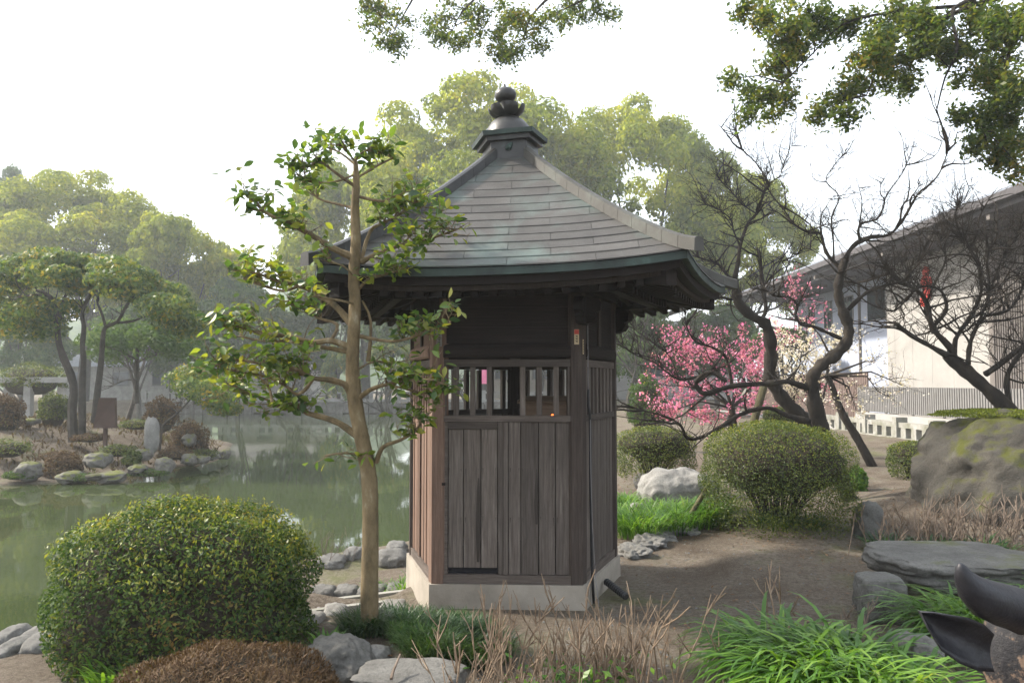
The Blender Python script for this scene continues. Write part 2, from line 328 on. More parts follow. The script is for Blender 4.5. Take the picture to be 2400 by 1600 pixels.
def hgt(X, Y):
    X = np.asarray(X, float); Y = np.asarray(Y, float)
    w = .035 * np.sin(1.3 * X + .7 * Y) * np.cos(.9 * Y - .4 * X) + .02 * np.sin(3.1 * X + 1.0) * np.sin(2.7 * Y) + .01 * np.sin(7 * X - 2 * Y) * np.cos(6 * Y + X)
    r = np.hypot(X - 0, Y - 6.87); w = w * sm(r, .9, 2.2)
    land = w + .22 * sm(Y, 40, 57) + .10 * sm(X, 3, 9) * sm(Y, 7, 10)
    land = land + .16 * np.exp(-((X - 3.0)**2 + (Y - 9.1)**2) / .8)            # mound under the clipped azalea
    land = land + .30 * np.exp(-((X - 5.6)**2 + (Y - 10.2)**2) / 2.0)
    land = land + .10 * np.exp(-((X + .75)**2 + (Y - 5.15)**2) / .35)          # mound under the camellia
    land = land - .22 * np.exp(-((X + 1.25)**2 / .25 + (Y - 6.5)**2 / .12))
    dp = sdist(X, Y, POND); land = land - .38 * (1 - sm(dp, .4, 1.9)) * (1 - sm(Y, 14, 20)) - .33 * sm(Y, 6.75, 7.25) * sm(-X, .75, 1.1) * (1 - sm(Y, 10, 13)) * sm(dp, .3, 1.7)
    z = land * sm(dp, -.05, .5) + (WZ + .12) * (1 - sm(dp, -.05, .5)); z = np.where(dp < 0, WZ + .12 - 1.0 * sm(-dp, 0, 1.2), z)
    di = sdist(X, Y, ISLE); zi = WZ + .05 + .95 * sm(-di, 0, 4.5) + w; z = np.where(di < .6, np.maximum(z, np.where(di < 0, zi, WZ + .05 - 1.0 * sm(di, 0, .6))), z)
    return z
def H(x, y): return float(hgt(np.array([x]), np.array([y]))[0])
def axis(parts): return np.unique(np.concatenate([np.linspace(*p) for p in parts]).round(4))
gx = axis([(-300, -60, 10), (-60, -14, 47), (-14, 14, 225), (14, 60, 47), (60, 300, 10)])
gy = axis([(-60, 0, 12), (0, 26, 200), (26, 64, 70), (64, 120, 15), (120, 400, 12)])
GX, GY = np.meshgrid(gx, gy); GZ = hgt(GX, GY); nx, ny = len(gx), len(gy)
ii = (np.arange(ny - 1)[:, None] * nx + np.arange(nx - 1)[None]).ravel()
g = npmesh('ground', np.stack([GX, GY, GZ], 2).reshape(-1, 3), np.stack([ii, ii + 1, ii + nx + 1, ii + nx], 1), M_ground, smooth=True); g['kind'] = 'structure'
mb = MB(); mb.add([(-97, -4, WZ), (6, -4, WZ), (6, 60, WZ), (-97, 60, WZ)], [(0, 1, 2, 3)])
w = mb.build('pond_water', M_water); w['kind'] = 'structure'

# ------------------------------------------------------------------ the five-sided hut
HC = Vector((-.006, 6.868, 0)); YAW = -.0413; HS = 1.15; HR = HS / 2 / math.sin(math.radians(36)); T36 = math.tan(math.radians(36))
def corner(i, r, z=0):
    a = math.radians(-90 + 36 + 72 * i) + YAW
    return Vector((HC.x + r * math.cos(a), HC.y + r * math.sin(a), z))
def face(k):
    """face k: 0 front, then anticlockwise from above (1 right, 2 and 3 back, 4 left); u to the right seen from outside, o outwards from the centre"""
    a = math.radians(-90 + 72 * k) + YAW; n = Vector((math.cos(a), math.sin(a), 0)); t = Vector((-math.sin(a), math.cos(a), 0))
    return lambda u, o, z: HC + t * u + n * o + Vector((0, 0, z))
AP = HR * math.cos(math.radians(36))
def fbox(mb, f, u0, u1, o0, o1, z0, z1):
    mb.hexa([f(u0, o1, z0), f(u1, o1, z0), f(u1, o0, z0), f(u0, o0, z0), f(u0, o1, z1), f(u1, o1, z1), f(u1, o0, z1), f(u0, o0, z1)])
def fpart(name, mat, parent, f, *a):
    m = MB(); fbox(m, f, *a); return m.build(name, mat, parent)
hut = thing('garden_hut', 'small five-sided weathered wooden hut with curved copper roof and finial', 'hut', HC)
random.seed(4)
# plinth
mb = MB(); vs = [corner(i, HR + .012, -.35) for i in range(5)] + [corner(i, HR + .004, .178) for i in range(5)]
mb.add(vs, [(4,3,2,1,0), (5,6,7,8,9)] + [(i, (i+1) % 5, 5 + (i+1) % 5, 5 + i) for i in range(5)])
mb.build('plinth', M_conc, hut)
mb = MB(); vs = [corner(i, HR - .05, .18) for i in range(5)] + [corner(i, HR - .05, .20) for i in range(5)]
mb.add(vs, [(4,3,2,1,0), (5,6,7,8,9)] + [(i, (i+1) % 5, 5 + (i+1) % 5, 5 + i) for i in range(5)])
mb.build('floor_panel', M_woodd, hut)
# corner posts: five-sided prisms flush with the faces
for i in range(5):
    mb = MB(); c = corner(i, HR - .012)
    a = math.radians(-90 + 36 + 72 * i) + YAW; rad = Vector((math.cos(a), math.sin(a), 0)); tan = Vector((-rad.y, rad.x, 0))
    w_, dpt = .088, .10
    e1 = (corner(i - 1, HR - .012) - c).normalized(); e2 = (corner(i + 1, HR - .012) - c).normalized()
    ring = [c - rad * .008, c + e2 * w_, c + e2 * w_ - rad * .06, c + e1 * w_ - rad * .06, c + e1 * w_]
    vs = [p + Vector((0, 0, .18)) for p in ring] + [p + Vector((0, 0, 2.50)) for p in ring]
    mb.add(vs, [(4,3,2,1,0), (5,6,7,8,9)] + [(j, (j+1) % 5, 5 + (j+1) % 5, 5 + j) for j in range(5)])
    mb.build('corner_post', M_woodp if i != 4 else M_woodlit, hut)  # front-left post takes the painted sunlit tone
UE = HS / 2 - .092
def planks(f, edges, z0, z1, o, mat, jit=.004):
    for a, b in zip(edges[:-1], edges[1:]):
        d = random.uniform(-jit, jit); fpart('plank', mat, hut, f, a + .0035, b - .0035, o - .022 + d, o + d, z0, z1)
OW = AP - .030
for k in range(5):
    f = face(k)
    fpart('sill_beam', M_woodh, hut, f, -UE, UE, OW - .07, OW + .012, .181, .245)
    fpart('middle_rail', M_woodh, hut, f, -UE, UE, OW - .05, OW + .014, 1.379, 1.425)
    fpart('upper_rail', M_woodh, hut, f, -UE, UE, OW - .05, OW + .014, 1.792, 1.847)
    # tie beam with a rounded top edge
    mb = MB(); prof = [(-.04, 1.860), (.020, 1.860), (.034, 1.874), (.036, 1.93), (.026, 1.955), (.008, 1.966), (-.04, 1.966)]
    n = len(prof); vs = [f(u, OW + o, z - (.014 if abs(u) > UE - .03 and z > 1.9 else 0)) for u in (-UE + .004, -UE + .05, UE - .05, UE - .004) for o, z in prof]
    mb.add(vs, [(s*n+j, s*n+(j+1) % n, (s+1)*n+(j+1) % n, (s+1)*n+j) for s in range(3) for j in range(n)] + [tuple(reversed(range(n))), tuple(range(3*n, 4*n))])
    mb.build('tie_beam', M_woodd if k != 4 else M_woodlit, hut)
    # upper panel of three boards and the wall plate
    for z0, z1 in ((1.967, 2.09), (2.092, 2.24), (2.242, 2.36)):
        fpart('wall_board', M_woodd if k != 4 else M_woodlit, hut, f, -UE, UE, OW - .035, OW - .006 + random.uniform(-.003, .003), z0, z1)  # left face: sunlight painted in as a brighter, redder wood
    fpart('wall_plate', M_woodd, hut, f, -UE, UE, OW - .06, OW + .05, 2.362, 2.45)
    if k in (1, 4):
        fpart('batten', M_woodp, hut, f, -.035, .035, OW - .004, OW + .012, 1.967, 2.36)
    if k == 0:
        fpart('door_stile', M_woodh, hut, f, -.483, -.445, OW - .03, OW + .004, .25, 1.376)
        fpart('door_head', M_woodh, hut, f, -.443, -.070, OW - .03, OW + .005, 1.325, 1.376)
        planks(f, [-.443, -.327, -.196, -.070], .296, 1.322, OW - .006, M_wood)
        fpart('door_stile', M_wood, hut, f, -.066, -.030, OW - .03, OW + .003, .25, 1.376)
        fpart('door_stile', M_wood, hut, f, -.027, .008, OW - .03, OW + .010, .25, 1.376)
        planks(f, [.010, .103, .236, .361, .483], .25, 1.376, OW - .004, M_wood)
        fpart('gap_shade_strip', M_gapshade, hut, f, -.443, -.070, OW - .05, OW - .034, .247, .32)  # black strip painting the shade under the door planks
        bars = [-.384, -.259, -.133, .117, .242, .369]
        for s_ in (-1, 1): fpart('lattice_stile', M_wood, hut, f, s_*.470 - .014, s_*.470 + .014, OW - .03, OW + .004, 1.427, 1.79)
        bw = .041
        # latch
        mb = MB(); fbox(mb, f, -.487, -.462, OW + .003, OW + .024, .905, .925); mb.build('door_latch', M_woodd, hut)
    else:
        n = 14 if k == 4 else 9
        planks(f, list(np.linspace(-UE, UE, n + 1)), .25, 1.376, OW - .006, M_woodlit if k == 4 else M_wood, .009 if k == 4 else .003)
        bars = list(np.linspace(-.40, .40, 7)) if k in (2, 3) else list(np.linspace(-.42, .42, 8)); bw = .038 if k in (2, 3) else .055
    for b in bars: fpart('lattice_bar', M_wood if k != 4 else M_woodlit, hut, f, b - bw/2, b + bw/2, OW - .035, OW + .002, 1.427, 1.79)
# nail streaks on the boards (short rust-black stains are thin iron nail heads with plugs)
f0 = face(0)
for z_ in (1.03, .67):
    mb = MB()
    for u in (-.43, -.345, -.31, -.215, -.18, -.085, .025, .09, .118, .222, .25, .345, .375, .468):
        l = random.uniform(.02, .06); zz = z_ + random.uniform(-.006, .006); wd = random.uniform(.0012, .0024)
        mb.add([f0(u - wd, OW + .0012, zz), f0(u + wd, OW + .0012, zz), f0(u + wd * .3, OW + .0012, zz - l), f0(u - wd * .3, OW + .0012, zz - l)], [(0, 3, 2, 1)])
    mb.build('nail_streaks', M_woodd, hut)
M_stain = wood('damp_stained_wood', (.022, .017, .014), (.055, .044, .037), (.10, .085, .075))
for u0, zt, zb, w0 in ((-.213, .96, .34, .020), (.222, 1.00, .62, .016)):
    mb = MB(); n = 9; vs = []
    for i in range(n + 1):
        t = i / n; wd = w0 * math.sin(math.pi * min(1, .04 + t * .8)) ** .8 * random.uniform(.85, 1.1); zz = zt + (zb - zt) * t
        vs += [f0(u0 - wd, OW + .0018, zz), f0(u0 + wd * .7, OW + .0018, zz)]
    mb.add(vs, [(i*2, i*2+2, i*2+3, i*2+1) for i in range(n)]); mb.build('damp_stain', M_stain, hut)
# brackets at the corner post heads
for i in range(5):
    for s_ in (-1, 1):
        mb = MB(); c = corner(i, HR - .01); e = (c - corner(i - s_, HR - .01)).normalized(); nn = Vector((-e.y, e.x, 0))
        prof = [(-.02, 2.10), (.07, 2.12), (.10, 2.16), (.09, 2.19), (.13, 2.21), (.135, 2.27), (.10, 2.31), (-.02, 2.31)]
        n = len(prof); vs = [c + e * a + nn * t + Vector((0, 0, z)) for t in (-.035, .035) for a, z in prof]
        mb.add(vs, [tuple(reversed(range(n))), tuple(range(n, 2*n))] + [(j, (j+1) % n, n + (j+1) % n, n + j) for j in range(n)])
        mb.build('bracket', M_woodd, hut)

# roof
TILT = .032
def rf(k):
    g_ = face(k)
    def h_(u, o, z):
        p = g_(u, o, z); p.z += TILT * (p.x - HC.x); return p
    return h_
def rcorner(i, r, z):
    p = corner(i, r, z); p.z += TILT * (p.x - HC.x); return p
A0, A1, Z0, Z1 = 1.655, .20, 2.425, 3.545
def ap(q): return A0 + (A1 - A0) * q
def lift(s, q): return .062 * abs(s) ** 2.6 * (1 - q) ** 1.6
def zr(q): return Z0 + (Z1 - Z0) * (.80 * q + .20 * q * q)
def RS(f, s, q, off=0.0): return f(s * ap(q) * T36, ap(q), zr(q) + lift(s, q) + off)
roof = MB()
for k in range(5):
    f = rf(k); ns, nq = 12, 10
    for off in (-.012,):
        vs = [RS(f, -1 + 2*i/ns, j/nq, off) for j in range(nq + 1) for i in range(ns + 1)]
        roof.add(vs, [(j*(ns+1)+i, j*(ns+1)+i+1, (j+1)*(ns+1)+i+1, (j+1)*(ns+1)+i) for j in range(nq) for i in range(ns)])
roof = roof.build('roof', M_dcop, hut, smooth=False)
rows = 14
for k in range(5):
    f = rf(k)
    for r in range(rows):
        q0, q1 = r / rows * .985, (r + 1.12) / rows * .985
        w0, w1 = ap(q0) * T36, ap(q1) * T36
        pw = .58; offs = ((r * .37 + k * .21) % 1.0) * pw
        cuts = [-w0] + [x for x in np.arange(-w0 + .08 + offs % pw, w0 - .10, pw)] + [w0]
        for a, b in zip(cuts[:-1], cuts[1:]):
            def uq(u, q, w, off):
                s = max(-1, min(1, u / w0)) if abs(abs(u) - w0) < 1e-6 else u / w
                uu = max(-w, min(w, u)); s = uu / w
                return f(uu, ap(q), zr(q) + lift(s, q) + off)
            if b - a < .02: continue
            nseg = 4; th = .008; vs = []; fs = []
            A, B = a + .0016, b - .0016
            if a == cuts[0]: A = a
            if b == cuts[-1]: B = b
            jo = random.uniform(0, .004)
            for s in range(nseg + 1):
                u = A + (B - A) * s / nseg
                vs += [uq(u, q0, w0, .004 + jo), uq(u, q0, w0, .004 + th + jo), uq(u, q1, w1, .006)]
            for s in range(nseg):
                p = s * 3; fs += [(p, p+3, p+4, p+1), (p+1, p+4, p+5, p+2)]
            fs += [(0, 1, 2), (nseg*3, nseg*3+2, nseg*3+1)]
            mb = MB(); mb.add(vs, fs); mb.build('roof_panel', M_copper, roof)
# hip ridges of short copper caps
for i in range(5):
    def hp(q, off): 
        r = ap(q) / math.cos(math.radians(36)); return rcorner(i, r, zr(q) + lift(1, q) + off)
    qs = list(np.linspace(-.055, 1.0, 14)); a = math.radians(-90 + 36 + 72 * i) + YAW; tn = Vector((-math.sin(a), math.cos(a), 0))
    for qa, qb in zip(qs[:-1], qs[1:]):
        mb = MB(); vs = []
        fl = 0
        for q, e in [(q_, .045 * max(0, (.10 - q_) / .19) ** 2) for q_ in (qa, (qa + qb) / 2, qb - .0015)]:
            wd = .044
            for t, o_ in ((-wd, -.01), (-wd * .92, .070), (-wd * .4, .082), (wd * .4, .082), (wd * .92, .070), (wd, -.01)): vs.append(hp(q, o_ + e) + tn * t)
        n = 6
        mb.add(vs, [(s*n+j, s*n+(j+1) % n, (s+1)*n+(j+1) % n, (s+1)*n+j) for s in range(2) for j in range(n)] + [tuple(reversed(range(n))), tuple(range(2*n, 3*n))])
        mb.build('ridge_cap', M_ridge if i != 4 else M_dcop, roof)
# eave edge: green copper strip, brown fascia, soffit, rafters, hip rafters
for k in range(5):
    f = rf(k); ns = 14
    def strip(name, mat, o0, o1, zt0, zb0, parent=roof, wk=1.0):
        vs = []; mb = MB()
        for i in range(ns + 1):
            s = -1 + 2*i/ns; l = lift(s, 0)
            for o, z in ((o1, zt0), (o1, zb0), (o0, zb0), (o0, zt0)): vs.append(f(s * o * T36 * wk, o, z + l))
        fs = [(i*4+j, i*4+4+j, i*4+4+(j+1) % 4, i*4+(j+1) % 4) for i in range(ns) for j in range(4)] + [(0, 1, 2, 3), (ns*4+3, ns*4+2, ns*4+1, ns*4)]
        mb.add(vs, fs); return mb.build(name, mat, parent)
    strip('copper_edge', M_green, A0 - .05, A0 - .002, Z0 - .003, Z0 - .052)
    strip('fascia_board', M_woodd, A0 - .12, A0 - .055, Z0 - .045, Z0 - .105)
    strip('lower_fascia', M_woodp, A0 - .20, A0 - .125, Z0 - .075, Z0 - .135)
    mb = MB(); vs = []; mm = 6
    for j in range(mm + 1):
        o = A0 - .13 - (A0 - .13 - .74) * j / mm
        for i in range(ns + 1):
            s = -1 + 2*i/ns; vs.append(f(s * o * T36, o, Z0 - .10 + .24 * j / mm + lift(s, 0) * (1 - j / mm)))
    mb.add(vs, [(j*(ns+1)+i, (j+1)*(ns+1)+i, (j+1)*(ns+1)+i+1, j*(ns+1)+i+1) for j in range(mm) for i in range(ns)])
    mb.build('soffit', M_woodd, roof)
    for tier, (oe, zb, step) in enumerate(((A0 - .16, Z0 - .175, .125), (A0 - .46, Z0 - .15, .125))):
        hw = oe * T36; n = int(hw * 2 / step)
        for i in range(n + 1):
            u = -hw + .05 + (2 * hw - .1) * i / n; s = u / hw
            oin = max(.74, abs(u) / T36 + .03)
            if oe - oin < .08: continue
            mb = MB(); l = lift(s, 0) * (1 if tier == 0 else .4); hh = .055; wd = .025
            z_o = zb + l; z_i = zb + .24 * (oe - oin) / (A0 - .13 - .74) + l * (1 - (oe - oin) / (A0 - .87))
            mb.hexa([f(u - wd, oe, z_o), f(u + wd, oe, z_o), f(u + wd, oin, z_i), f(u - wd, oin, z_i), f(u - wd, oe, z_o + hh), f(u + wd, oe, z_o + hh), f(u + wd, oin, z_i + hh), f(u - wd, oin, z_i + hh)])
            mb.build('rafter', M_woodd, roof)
    fpart('eave_purlin', M_woodd, roof, f, -1.10 * T36, 1.10 * T36, 1.03, 1.10, 2.30, 2.37)
for i in range(5):
    a = math.radians(-90 + 36 + 72 * i) + YAW; rd = Vector((math.cos(a), math.sin(a), 0)); tn = Vector((-rd.y, rd.x, 0)); mb = MB()
    def q_(r, t, z): p = HC + rd * r + tn * t + Vector((0, 0, z)); p.z += TILT * (p.x - HC.x); return p
    ro, ri = 1.90, .92
    mb.hexa([q_(ro, -.05, Z0 - .15), q_(ro, .05, Z0 - .15), q_(ri, .05, Z0 - .02), q_(ri, -.05, Z0 - .02), q_(ro, -.05, Z0 + .015), q_(ro, .05, Z0 + .015), q_(ri, .05, Z0 + .14), q_(ri, -.05, Z0 + .14)])
    mb.build('hip_rafter', M_woodd, roof)
# finial, leaning a little to the left with its pedestal
fin = bpy.data.objects.new('finial', None); C.objects.link(fin); fin.parent = hut; ORG[fin.name] = org(hut)
LEAN = Matrix.Rotation(math.radians(-4.5), 3, 'Y'); FP = HC + Vector((0, 0, 3.50))
def lv(x, y, z): return FP + LEAN @ Vector((x, y, z - 3.50))
def pring(r, z): return [lv(*(corner(i, r, z) - HC)) for i in range(5)]
def pprism(name, mat, secs):
    mb = MB(); vs = []
    for r, z in secs: vs += pring(r, z)
    m = len(secs); mb.add(vs, [(4,3,2,1,0), tuple(range((m-1)*5, m*5))] + [(s*5+i, s*5+(i+1) % 5, (s+1)*5+(i+1) % 5, (s+1)*5+i) for s in range(m-1) for i in range(5)])
    return mb.build(name, mat, fin)
pprism('pedestal', M_dcop, [(.272, 3.49), (.272, 3.575), (.255, 3.578), (.252, 3.70)])
pprism('pedestal_moulding', M_dcop, [(.300, 3.690), (.304, 3.725)])
pprism('pedestal_cap', M_green, [(.345, 3.727), (.352, 3.765), (.15, 3.772)])
def lathe(name, mat, prof, n=28):
    mb = MB(); mb.lathe(FP - LEAN @ Vector((0, 0, 3.50)) , prof, n, LEAN); return mb.build(name, mat, fin, smooth=True)
lathe('dome', M_dcop, [(.205, 3.768), (.198, 3.80), (.178, 3.855), (.142, 3.905), (.095, 3.938), (.05, 3.948)])
lathe('neck', M_dcop, [(.055, 3.935), (.066, 3.948), (.050, 3.958), (.036, 4.0), (.036, 4.05), (.050, 4.08), (.05, 4.095), (.03, 4.10)], 20)
lathe('jewel', M_dcop, [(.012, 4.078), (.058, 4.086), (.087, 4.112), (.096, 4.142), (.088, 4.172), (.062, 4.196), (.03, 4.207), (.012, 4.214), (.010, 4.238), (.002, 4.246)], 26)
for i in range(6):
    a0 = math.radians(60 * i - 72); mb = MB(); vs = []; nu, nv = 8, 8
    for side in (0, 1):
        for v in range(nv + 1):
            t = v / nv; wdt = .060 * math.sqrt(max(0, 1 - ((t - .56) / .58) ** 2)) + .003
            rr = .046 + .112 * math.sin(t * 1.45) + (.007 if side else 0); zz = 3.948 + .092 * t ** 1.9 - (.003 if side else 0)
            for u in range(nu + 1):
                s_ = -1 + 2 * u / nu; ox_ = s_ * wdt; r2 = rr - .020 * s_ * s_ * (1 - .3 * t)
                vs.append(lv(r2 * math.cos(a0) - ox_ * math.sin(a0), r2 * math.sin(a0) + ox_ * math.cos(a0), zz + .006 * s_ * s_))
    n1 = (nu + 1) * (nv + 1)
    fs = [(v*(nu+1)+u, v*(nu+1)+u+1, (v+1)*(nu+1)+u+1, (v+1)*(nu+1)+u) for v in range(nv) for u in range(nu)]
    fs += [tuple(n1 + x for x in reversed(q)) for q in fs]
    mb.add(vs, fs); mb.build('lotus_petal', M_dcop, fin, smooth=True)
mb = MB(); p0 = lv(*(f0(.0, .252 * math.cos(math.radians(36)), 0) - HC).xy, 3.63)
for dx, dz, r in ((0, .0, .028), (.012, .018, .018), (-.014, -.008, .02), (.02, .03, .01)):
    mb.lathe(p0 + Vector((dx, -.012, dz)), [(r * .3, -r), (r * .9, -r * .4), (r, .1 * r), (r * .7, r * .7), (r * .2, r)], 8)
mb.build('ornament', M_green, fin)

# votive name slips pasted on the posts
def slip(f, u, o, z0, z1, wd, base, head, name='paper_slip'):
    s = fpart(name, base, hut, f, u - wd/2, u + wd/2, o, o + .0015, z0, z1)
    hgt_ = z1 - z0
    if head: fpart('slip_heading', head, s, f, u - wd/2 + .001, u + wd/2 - .001, o + .0016, o + .0022, z1 - hgt_ * .32, z1 - .002)
    mb = MB(); random.seed(int(z0 * 1000)); zz = z1 - hgt_ * (.40 if head else .10)
    while zz > z0 + .012:
        fbox(mb, f, u - wd*.30, u + wd*.30, o + .0018, o + .0024, zz - .003, zz); fbox(mb, f, u - .0022, u + .0022, o + .0018, o + .0024, zz - .013, zz)
        fbox(mb, f, u - wd*.22, u + wd*.22, o + .0018, o + .0024, zz - .009, zz - .007); fbox(mb, f, u + wd*.12, u + wd*.2, o + .0018, o + .0024, zz - .015, zz - .004)
        zz -= .019
    mb.build('slip_lettering', M_ink, s)
slip(f0, .523, AP - .008, 1.957, 2.070, .036, M_paper, M_red)
slip(face(1), -.560, AP - .008, 1.885, 1.995, .030, M_paper, None)
slip(f0, -.512, AP - .008, 1.945, 2.07, .040, M_grey, None)
slip(face(1), .06, OW - .004, 2.14, 2.19, .04, M_grey, M_red)

# cables on the right corner
f1 = face(1)
mb = MB(); mb.tube([f1(-.495, AP + .012, z) for z in (1.62, 1.56, 1.50)] + [f1(-.47, AP + .018, 1.42), f1(-.44, AP + .012, 1.28), f1(-.435, AP + .010, .9), f1(-.43, AP + .014, .5), f1(-.432, AP + .02, .2), f1(-.43, AP + .03, .02)], .011, 8)
mb.build('black_cable', M_black, hut, smooth=True)
mb = MB(); mb.tube([f1(-.47, AP + .004, z) for z in (2.3, 2.1, 1.9, 1.72, 1.6)], .004, 5); mb.tube([f1(-.47, AP + .02, 1.42), f1(-.50, AP + .03, 1.0), f1(-.46, AP + .03, .6), f1(-.45, AP + .05, .2), f1(-.47, AP + .08, .01)], .003, 5)
mb.build('thin_wire', M_hose, hut)

# wooden box on a stand inside, with a small orange lamp
bx = at(1280, 975, 6.75); bb = thing('shrine_box', 'pale wooden lidded box standing inside the hut behind the lattice', 'box', (bx.x, 6.75, .20))
mb = MB(); mb.box((bx.x, 6.75, 1.45), (.42, .30, .10)); mb.build('body', M_box, bb)
mb = MB(); mb.add([(bx.x - .24, 6.57, 1.502), (bx.x + .24, 6.57, 1.502), (bx.x + .24, 6.93, 1.502), (bx.x - .24, 6.93, 1.502), (bx.x - .24, 6.57, 1.52), (bx.x + .24, 6.57, 1.52), (bx.x + .24, 6.93, 1.52), (bx.x - .24, 6.93, 1.52), (bx.x - .18, 6.68, 1.562), (bx.x + .18, 6.68, 1.562), (bx.x + .18, 6.82, 1.562), (bx.x - .18, 6.82, 1.562)],
    [(3,2,1,0), (8,9,10,11)] + [(i, (i+1) % 4, 4 + (i+1) % 4, 4 + i) for i in range(4)] + [(4+i, 4+(i+1) % 4, 8 + (i+1) % 4, 8 + i) for i in range(4)])
mb.build('lid', M_box, bb)
for sx in (-1, 1):
    for sy in (-1, 1):
        mb = MB(); mb.box((bx.x + sx * .18, 6.75 + sy * .12, .80), (.035, .035, 1.198)); mb.build('leg', M_box, bb)
m, nt = newmat('orange_lamp_glow'); e = nd(nt, 'ShaderNodeEmission'); e.inputs[0].default_value = (1, .16, .03, 1); e.inputs[1].default_value = 2.2
o = nd(nt, 'ShaderNodeOutputMaterial'); nt.links.new(e.outputs[0], o.inputs[0])
lp = at(1295, 973, 6.30); lamp = thing('indicator_lamp', 'tiny glowing orange lamp low behind the hut lattice', 'lamp', (lp.x, 6.30, .20))
mb = MB(); mb.lathe((lp.x, 6.30, lp.z), [(.003, -.010), (.011, -.006), (.012, 0), (.010, .006), (.003, .010)], 12); mb.build('bulb', m, lamp, smooth=True)
mb = MB(); mb.tube([(lp.x, 6.30, .20), (lp.x, 6.30, lp.z - .008)], .008, 8); mb.build('stem', M_black, lamp)
# corrugated pipe end and loose cable by the hut
pp = thing('corrugated_pipe', 'short black corrugated drain pipe lying at the right foot of hut', 'pipe', at(1428, 1345, 6.6))
mb = MB(); a, b = at(1420, 1332, 6.52), at(1468, 1366, 6.30); a.z = .10; b.z = .035; n = 22
mb.tube([a.lerp(b, i / n) for i in range(n + 1)], [.030 if i % 2 else .024 for i in range(n + 1)], 10); mb.build('pipe_body', M_black, pp)

# ------------------------------------------------------------------ rocks
def ext(px0, py0, px1, py1, Y):
    a, b = at(px0, (py0 + py1) / 2, Y), at(px1, (py0 + py1) / 2, Y); t, u = at((px0 + px1) / 2, py0, Y), at((px0 + px1) / 2, py1, Y)
    return Vector(((a.x + b.x) / 2, Y, (t.z + u.z) / 2)), b.x - a.x, t.z - u.z
def rockmesh(sx, sy, sz, seed, rough=.18, sub=4, power=2.6, flat=0.0, fine=.07):
    bm = bmesh.new(); bmesh.ops.create_icosphere(bm, subdivisions=sub, radius=1); off = Vector((seed * 7.13, seed * 3.7, seed * 1.9))
    for v in bm.verts:
        p = v.co.normalized(); k = (abs(p.x)**power + abs(p.y)**power + abs(p.z)**power) ** (-1 / power)
        d = k * (1 + rough * noise.fractal(p * 1.3 + off, 1.0, 2.0, 3) + fine * noise.fractal(p * 5 + off, .9, 2.1, 4))
        cell = noise.voronoi(p * 1.7 + off)[0]; d *= 1 - .25 * rough * cell[0]
        q = p * d
        if flat and q.z > flat: q.z = flat + (q.z - flat) * .25
        v.co = (q.x * sx, q.y * sy, q.z * sz)
    me = bpy.data.meshes.new('rock'); bm.to_mesh(me); bm.free(); return me
def rock(name, label, px0, py0, px1, py1, Y, mat, seed, depth=None, group=None, rough=.18, sub=4, rot=0, sink=.15, **kw):
    c, w, h = ext(px0, py0, px1, py1, Y); h2 = h * (1 + sink); c.z = max(c.z, H(c.x, Y) + .08 * h)
    me = rockmesh(w / 2 * .98, (depth or w) / 2, h2 / 2, seed, rough, sub, **kw)
    base = Vector((c.x, Y, c.z + h / 2 - h2)); me.transform(Matrix.Translation((0, 0, h2 / 2)) @ Matrix.Rotation(rot, 4, 'Y'))
    o = link(name, me, mat, None, base, True); return tag(o, label, 'rock', group)
rock('boulder', 'huge mossy brown boulder at the right edge under a bare plum tree', 2185, 958, 2620, 1262, 9.6, M_rockm, 3, 2.2, rough=.13, sub=6, power=2.4, fine=.055)
for v in bpy.data.objects['boulder'].data.vertices: v.co.x -= max(0, 1.1 - v.co.z) * .28
rock('boulder', 'smooth pale granite boulder between the hut and the clipped round shrub', 1500, 1097, 1680, 1215, 10.6, M_rockw, 5, .9, rough=.12, sub=5, power=3.0)
rock('rock', 'low grey rock behind the pale granite boulder', 1486, 1108, 1550, 1150, 12.3, M_rock, 8, .5)
rock('rock', 'small pale rock at the left foot of the granite boulder', 1474, 1178, 1520, 1215, 9.9, M_rockw, 9, .4)
rock('rock', 'upright dark mossy stone behind dry twigs near the boulder', 2003, 1178, 2075, 1290, 8.6, M_rockd, 11, .4, rough=.15)
rock('stone_slab', 'broad flat grey stone slab behind the right grass clump', 2058, 1272, 2420, 1352, 6.55, M_rockd, 12, 1.1, rough=.14, sub=5, flat=.45, power=4)
rock('stone_block', 'squat flat-topped stone block in front of the slab', 2008, 1336, 2112, 1442, 5.9, M_rockd, 13, .36, rough=.10, flat=.75, power=4, sub=5)
rock('rock', 'rounded grey stone half hidden beside the big grass clump', 2085, 1486, 2200, 1580, 4.6, M_rock, 14, .35, rough=.12, sub=5)
rock('rock', 'wedge shaped grey rock in front of the camellia trunk', 705, 1494, 880, 1625, 4.65, M_rockd, 15, .38, rough=.25, rot=.2, sub=5, power=3)
rock('rock', 'flat slab rock with a dry stick on it at the bottom edge', 830, 1538, 1090, 1660, 4.35, M_rock, 16, .42, rough=.16, flat=.5, sub=5, power=3.5)
rock('rock', 'white chip of stone between the wedge rock and slab rock', 845, 1518, 915, 1560, 4.85, M_rockw, 17, .2, rough=.2)
for i, (a, b, c, d, Y, lab) in enumerate([
    (0, 1468, 62, 1520, 6.5, 'leftmost rounded bank stone at the lower left water edge'), (58, 1464, 145, 1524, 6.5, 'pale bank stone just left of the big round hedge'),
    (60, 1548, 160, 1610, 5.4, 'cracked pale stone in the bottom left corner'), (0, 1560, 58, 1610, 5.3, 'small stone at the very bottom left edge')]):
    rock('bank_stone', lab, a, b, c, d, Y, M_rock, 20 + i, .4, 'stones edging the pond near the hedge', rough=.12)
